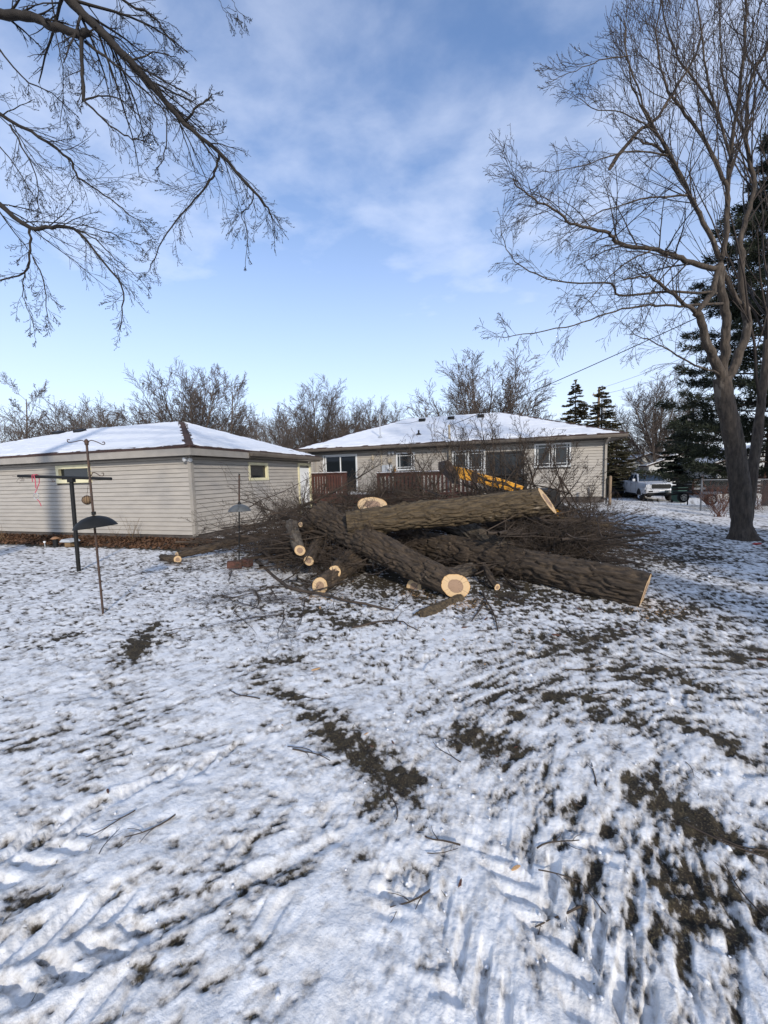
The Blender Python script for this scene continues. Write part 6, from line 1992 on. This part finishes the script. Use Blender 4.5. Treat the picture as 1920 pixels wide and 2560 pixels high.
protos = [bare_variant(101, 0), bare_variant(102, 1), bare_variant(103, 2), bare_variant(104, 0)]
protos.append(copy_tree(protos[2]))
used_p = set()
BT = [  # px of the trunk, py of the top, distance, width factor, kind, turn, label
    (60, 935, 38, 1.0, 1, .3, 'open bare tree rising over the far end of the garage roof'),
    (-20, 1010, 34, 1.2, 2, .9, 'low dense bare thicket past the far end of garage roof'),
    (150, 980, 42, 1.1, 2, 2.0, 'bushy bare tree above the two garage roof vents'),
    (255, 985, 44, 1.3, 2, 4.0, 'dark bushy bare tree behind the middle of garage roof'),
    (345, 992, 40, 1.1, 4, 5.2, 'dark rounded bare tree between garage vents and big vase shaped tree'),
    (488, 878, 40, 1.30, 0, 0, 'big vase shaped bare tree behind the garage ridge'),
    (570, 915, 37, 0.9, 1, 0.2, 'leaning bare tree with open limbs beside big vase shaped tree'),
    (640, 1018, 33, 1.2, 4, 1.0, 'low tangled bare tree behind the garage side roof'),
    (715, 1035, 46, 1.1, 2, 3.0, 'small bare tree in gap between the two roofs'),
    (800, 940, 44, 1.25, 3, 1.2, 'tall bare tree fanning out above house roof end nearest garage'),
    (870, 990, 50, 0.95, 0, 2.2, 'medium bare tree behind antenna mast of house'),
    (955, 985, 52, 1.20, 3, 3.1, 'rounded bare tree over the house hip beyond the antenna mast'),
    (1205, 868, 40, 1.40, 3, 4.4, 'big rounded bare tree standing behind the house ridge'),
    (1345, 1030, 62, 1.2, 2, .6, 'distant small bare tree over house hip nearest the spruces'),
    (1640, 915, 44, 1.25, 0, 3.7, 'wide pale bare tree between spruces and the dark pine'),
    (1750, 975, 48, 1.1, 1, 2.9, 'bare tree half hidden by the dark pine'),
    (1580, 1090, 60, 1.3, 4, 2.0, 'low brown thicket behind the pale far house'),
    (-160, 960, 40, 1.1, 0, 1.0, 'bare tree past the edge of the garage'),
    (100, 1030, 50, 1.8, 2, 1.1, 'low brown thicket behind garage roof near its far end'),
    (200, 1035, 52, 1.9, 4, 2.6, 'low brown thicket behind both garage roof vents'),
    (310, 1020, 55, 1.8, 2, 0.4, 'low brown thicket between middle bushy tree and vase shaped tree'),
    (420, 1010, 52, 1.7, 4, 3.3, 'low brown thicket at foot of the vase shaped tree'),
    (620, 1035, 54, 1.9, 2, 4.1, 'low brown thicket beyond the leaning open tree'),
    (690, 1040, 50, 1.8, 4, 5.0, 'low brown thicket in gap between garage and house'),
    (760, 1030, 56, 1.8, 2, 5.9, 'low brown thicket above house eave tip nearest garage'),
    (880, 1030, 58, 1.9, 4, 0.9, 'low brown thicket behind the antenna mast'),
    (1000, 1030, 60, 1.6, 2, 1.7, 'low brown thicket behind the first roof vent of house'),
    (1660, 1060, 56, 1.9, 4, 1.3, 'low brown thicket behind the dark spruce'),
]
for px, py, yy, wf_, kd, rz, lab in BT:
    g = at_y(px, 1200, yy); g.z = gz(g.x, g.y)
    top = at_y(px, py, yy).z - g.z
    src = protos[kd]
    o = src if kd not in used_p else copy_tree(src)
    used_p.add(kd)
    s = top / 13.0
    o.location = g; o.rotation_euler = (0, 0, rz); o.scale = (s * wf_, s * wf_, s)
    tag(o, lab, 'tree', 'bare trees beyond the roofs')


# ------------------------------------------------------------------ conifers
def blades(P_, D_, L_, W_, rng, cross=True):
    """crossed pointed blades along directions D_"""
    n = len(P_)
    D_ = D_ / np.linalg.norm(D_, axis=1, keepdims=True)
    r_ = rng.normal(size=(n, 3)); U = np.cross(D_, r_); U /= np.linalg.norm(U, axis=1, keepdims=True)
    W2 = np.cross(D_, U)
    V, T = [], []
    tip = P_ + D_ * L_[:, None]; mid = P_ + D_ * (L_ * .45)[:, None]
    V = np.stack([P_, mid + U * W_[:, None], tip, mid - U * W_[:, None], mid + W2 * W_[:, None], mid - W2 * W_[:, None]], 1).reshape(-1, 3)
    if not cross:
        V = np.stack([P_, mid + U * W_[:, None], tip, mid - U * W_[:, None]], 1).reshape(-1, 3)
        return V, np.arange(n * 4).reshape(-1, 4)
    b = np.arange(n) * 6
    T = np.concatenate([np.stack([b, b + 1, b + 2, b + 3], -1), np.stack([b, b + 4, b + 2, b + 5], -1)])
    return V, T


def spruce(label, loc, H, R_, seed, mt, dens=1.0, bare=.06, group=None, wd=1.0):
    rng = np.random.default_rng(seed)
    t = thing('spruce_tree', label, 'tree', loc, rng.uniform(0, 6), group)
    trunk = [((Vector((0, 0, -.2)), Vector((0, 0, H * .5)), Vector((0, 0, H * .99))), (H * .018, H * .011, .01))]
    P_, D_, L_, W_ = [], [], [], []
    z = H * bare
    while z < H * .97:
        f = z / H
        rr = R_ * (1 - f) ** .82 * rng.uniform(.85, 1.1) + .10
        nb = int(7 + 5 * (1 - f))
        a0 = rng.uniform(0, 6.28)
        for k in range(nb):
            a = a0 + k * 2 * math.pi / nb + rng.normal(0, .18)
            bl = rr * rng.uniform(.7, 1.1)
            dx = np.array([math.cos(a), math.sin(a), 0.0])
            zz = z + rng.normal(0, .22)
            def pos(s): return dx * bl * s + np.array([0, 0, zz - bl * (.42 * s - .30 * s * s) + .0])
            trunk.append(([Vector(pos(0)), Vector(pos(.5)), Vector(pos(1))], [.018, .012, .005]))
            ns = int((10 + bl * 26) * dens)
            s = rng.uniform(.12, 1.0, ns) ** .75
            p = np.stack([pos(x) for x in s])
            sd = np.array([-dx[1], dx[0], 0])
            lat = rng.uniform(-1, 1, ns)
            spread = lat * bl * .30 * (1.15 - s)
            p = p + sd * spread[:, None]
            d = dx[None] * rng.uniform(.5, 1, ns)[:, None] + sd * (lat * .9)[:, None] + np.stack([np.zeros(ns), np.zeros(ns), rng.uniform(-.75, .15, ns)], -1)
            P_.append(p); D_.append(d); L_.append(rng.uniform(.16, .36, ns) * (.6 + .4 * (1 - f))); W_.append(rng.uniform(.018, .038, ns) * wd)
        z += H * .026 * rng.uniform(.8, 1.2) + .06
    P_.append(np.array([[0, 0, H * .97]] * 5)); D_.append(np.array([[0, 0, 1.], [.3, 0, 1], [-.3, 0, 1], [0, .3, 1], [0, -.3, 1]])); L_.append(np.full(5, .4)); W_.append(np.full(5, .03))
    V, Q = blades(np.vstack(P_), np.vstack(D_), np.concatenate(L_), np.concatenate(W_), rng)
    tube_obj('trunk', trunk, 5, M['twig'], t)
    npmesh('crown', V, Q, None, mt, t)
    return t


def place(px, py_top, yy, base=None):
    g = at_y(px, 1200, yy); g.z = gz(g.x, g.y)
    return g, at_y(px, py_top, yy).z - g.z


g, h = place(1435, 952, 36); spruce('dark spruce with narrow pointed top behind house roof', g, h, 3.1, 1, M['needle_b'], 1.9, wd=1.45)
g, h = place(1500, 965, 38); s2h = h; s2 = spruce('broad spruce with ragged top behind the house corner and power pole', g, h, 3.8, 2, M['needle_b'], 1.9, wd=1.45)
g, h = place(1540, 1075, 33); s3 = copy_tree(s2); s3['label'] = 'low tan green spruce between house corner and the pickup'; s3.scale = (h / s2h * 1.25, h / s2h * 1.25, h / s2h); s3.location = g; s3.rotation_euler = (0, 0, 2.0)
g, h = place(1712, 1020, 34); spruce('dark green spruce directly behind the pickup and trailer', g, h, 3.1, 3, M['needle'], 1.8, .13, wd=1.45)


def pine():
    rng = np.random.default_rng(12)
    g, h = place(1925, 300, 16.5)
    t = thing('pine_tree', 'large dark pine with long feathery boughs behind the maple', 'tree', g)
    H = h
    tr = [((Vector((0, 0, -.2)), Vector((.05, 0, H * .5)), Vector((0, .05, H))), (.24, .15, .02))]
    P_, D_, L_, W_ = [], [], [], []
    z = 1.0
    while z < H * .98:
        f = z / H
        rr = 4.3 * (1 - f) ** .55 * (.75 + .35 * math.sin(z * 2.1) ** 2) + .3
        nb = 7
        a0 = rng.uniform(0, 6.28)
        for k in range(nb):
            a = a0 + k * 2 * math.pi / nb + rng.normal(0, .25)
            bl = rr * rng.uniform(.6, 1.1)
            dx = np.array([math.cos(a), math.sin(a), 0.0]); sd = np.array([-dx[1], dx[0], 0])
            zz = z + rng.normal(0, .2)
            def pos(s): return dx * bl * s + np.array([0, 0, zz + bl * (.06 * s + .10 * s * s)])
            tr.append(([Vector(pos(0)), Vector(pos(.5)), Vector(pos(1))], [.045, .025, .008]))
            nt_ = int(14 + bl * 17)
            for _ in range(nt_):
                s = rng.uniform(.22, 1.03) ** .8
                lat = rng.uniform(-1, 1)
                c = pos(s) + sd * lat * bl * .26 * (1.2 - s) + np.array([0, 0, rng.normal(.03, .08)])
                n = 13
                dirs = dx[None] * .55 + sd[None] * lat * .5 + rng.normal(0, .55, (n, 3)) + np.array([0, 0, .12])
                P_.append(np.repeat(c[None], n, 0) + rng.normal(0, .035, (n, 3))); D_.append(dirs); L_.append(rng.uniform(.15, .30, n)); W_.append(rng.uniform(.012, .022, n))
        z += rng.uniform(.42, .66)
    V, Q = blades(np.vstack(P_), np.vstack(D_), np.concatenate(L_), np.concatenate(W_), rng, False)
    tube_obj('trunk', tr, 6, M['twig'], t)
    npmesh('crown', V, Q, None, M['pine'], t)


pine()


# ------------------------------------------------------------------ power pole, wires, far houses, parked car
def power_pole(px, py_top, yy, lab, loc=None, H=None):
    if loc is None:
        g, h = place(px, py_top, yy)
    else:
        g, h = Vector(loc), H
    o = thing('utility_pole', lab, 'utility pole', g, -AX)
    MB().tube([(0, 0, -.3), (0, 0, h * .6), (.03, 0, h)], [.16, .14, .11], 12).build('pole', M['pole'], o, True)
    MB().box(-.55, .55, -.06, .06, h - .62, h - .50).build('crossarm', M['pole'], o)
    MB().lathe([(.0001, 0), (.20, 0), (.22, .04), (.22, .62), (.2, .68), (.0001, .70)], 18).build('transformer', M['grey'], o, True).location = (.45, -.05, h - 2.5)
    for x in (-.45, .0, .45):
        MB().lathe([(.05, 0), (.06, .05), (.03, .1), (.05, .15), (.0001, .18)], 10).build('insulator', M['grey'], o, True).location = (x, 0, h - .5 if x else h)
    MB().bar((.1, -.02, h - 2.2), (.5, -.04, h - 2.2), .06, .06).build('bracket', M['black'], o)
    return g, h


pg, ph = power_pole(1492, 972, 40, 'wooden utility pole with grey transformer among spruces behind house')
qg, qh = power_pole(0, 0, 0, 'wooden utility pole out in the lot beyond the maple', (17.5, -3.0, 0), 10.5)


def wire(a, b, sag, lab, r_=.011):
    a, b = Vector(a), Vector(b)
    pts = [a.lerp(b, k / 24) - Vector((0, 0, sag * 4 * (k / 24) * (1 - k / 24))) for k in range(25)]
    o = MB().tube(pts, r_, 5).build('power_line', M['black'], None, True)
    tag(o, lab, 'cable')


mu, _, mz = wall_hit(1123, 1068, HC, DV, -.15)
mast = HC + LV * mu + DV * -.15; mast.z = mz + .06
far = at_y(1900, 738, 10.0); e = far + (far - mast).normalized() * 10
wire(mast, qg + Vector((0, 0, qh - .6)), .55, 'thick sagging service cable running from house mast past the maple', .013)
wire(pg + Vector((0, 0, ph)), qg + Vector((0, 0, qh)), 1.1, 'thin power line from the far utility pole over spruces', .012)
wire(pg + Vector((.4, 0, ph - .55)), qg + Vector((.4, 0, qh - .3)), 1.4, 'lower thin power line hanging from the far crossarm', .012)


def far_house(lab, loc, rz, W, D, H, pitch, win):
    o = thing('far_house', lab, 'house', loc, rz)
    MB().box(-W / 2, W / 2, 0, D, -.3, H).build('wall', M['palewall'], o)
    ov = .4; rise = W / 2 * pitch
    m = MB(); m.prism([(-W / 2, H), (W / 2, H), (0, H + rise)], .02, D - .02, 'y'); m.build('gable', M['palewall'], o)
    for s in (-1, 1):
        m = MB(); m.prism([(s * (W / 2 + ov), H - ov * pitch + .02), (0, H + rise + .02), (0, H + rise + .14), (s * (W / 2 + ov), H - ov * pitch + .14)], -ov, D + ov, 'y')
        rf = m.build('roof', M['shingle'], o)
        m = MB(); m.prism([(s * (W / 2 + ov - .03), H - ov * pitch + .155), (s * .01, H + rise + .15), (s * .01, H + rise + .24), (s * (W / 2 + ov - .03), H - ov * pitch + .23)], -ov + .03, D + ov - .03, 'y')
        m.build('snow_cover', M['snow'], rf)
    for x, z, w_, h in win:
        f = MB().box(x - w_ / 2, x + w_ / 2, -.05, -.002, z, z + h).build('window', M['white'], o)
        MB().box(x - w_ / 2 + .07, x + w_ / 2 - .07, -.06, -.051, z + .07, z + h - .07).build('pane', M['glass'], f)
    return o


def fh(px, yy): 
    g = at_y(px, 1200, yy); g.z = gz(g.x, g.y); return g


far_house('pale far garage with snowy gable roof behind the pickup', fh(1622, 44), -AX, 7.5, 7, 2.5, .36, [(-2.2, .4, 1.0, 1.6)])
far_house('long pale far house with snowy roof behind house corner and pickup', fh(1540, 52), -AX + 1.57, 7, 9, 2.4, .34, [(-1, .9, 1.2, 1.0)])
far_house('white far house with snowy roof glimpsed beside the dark spruce', fh(1725, 42), -AX + .1, 8, 8, 2.6, .36, [(2, .9, 1.2, 1.0)])
far_house('white far house glimpsed under the pine beside the maple trunk', fh(1925, 27), -AX, 6, 7, 2.5, .36, [(-1.5, .8, 1.1, 1.1)])


def parked_car():
    g = at_y(1542, 1232, 33.5); g.z = gz(g.x, g.y)
    o = thing('parked_car', 'dark hatchback half hidden between fence post and the pickup', 'car', g, math.pi - AX)
    def sec(y, zb, zt, hw): return [(-hw, y, zb), (-hw * 1.03, y, zb + (zt - zb) * .5), (-hw * .9, y, zt), (hw * .9, y, zt), (hw * 1.03, y, zb + (zt - zb) * .5), (hw, y, zb)]
    loft([sec(2.1, .35, .68, .75), sec(1.9, .28, .84, .86), sec(.9, .25, .96, .88), sec(-1.9, .25, 1.0, .88), sec(-2.1, .35, .9, .8)]).build('body', mat('dark_paint', (.02, .025, .035), None, 2, .3), o, True)
    b_ = [(-.8, 1.0, .96), (.8, 1.0, .96), (.8, -1.95, 1.0), (-.8, -1.95, 1.0)]; t_ = [(-.6, .3, 1.45), (.6, .3, 1.45), (.6, -1.3, 1.48), (-.6, -1.3, 1.48)]
    MB().add(b_ + t_, [(0, 1, 5, 4), (1, 2, 6, 5), (2, 3, 7, 6), (3, 0, 4, 7), (4, 5, 6, 7)]).build('cabin', M['glass_car'], o, False, bevel=.04)
    MB().box(-.6, .6, -1.25, .25, 1.485, 1.52).build('roof_snow', M['snow'], o, bevel=.012)
    for s in (-1, 1):
        for y in (1.3, -1.3): wheel(o, (s * .78, y, .31), .31, .2, M['grey'])


parked_car()

# spruces added out of view on the right to put shade on the maple
shade_spruce = None
for k, (x, y, h, lab) in enumerate(((6.6, -2.4, 4.2, 'small unseen spruce added to shade the maple'), (8.6, -1.6, 5.2, 'middle sized unseen spruce added to shade the maple'), (12.2, -3.4, 9.5, 'tallest unseen spruce added to shade the maple'), (10.4, -0.6, 6.0, 'squat unseen spruce added to shade the maple'))):
    if shade_spruce is None:
        shade_spruce = spruce(lab, (x, y, 0), 4.5, 1.9, 41, M['needle'], 1.6, .03, 'unseen spruces added to shade the maple'); o = shade_spruce
    else:
        o = copy_tree(shade_spruce); o['label'] = lab
    o.location = (x, y, 0); f = h / 4.5; o.scale = (max(f, .9), max(f, .9), f); o.rotation_euler = (0, 0, k * 1.3)
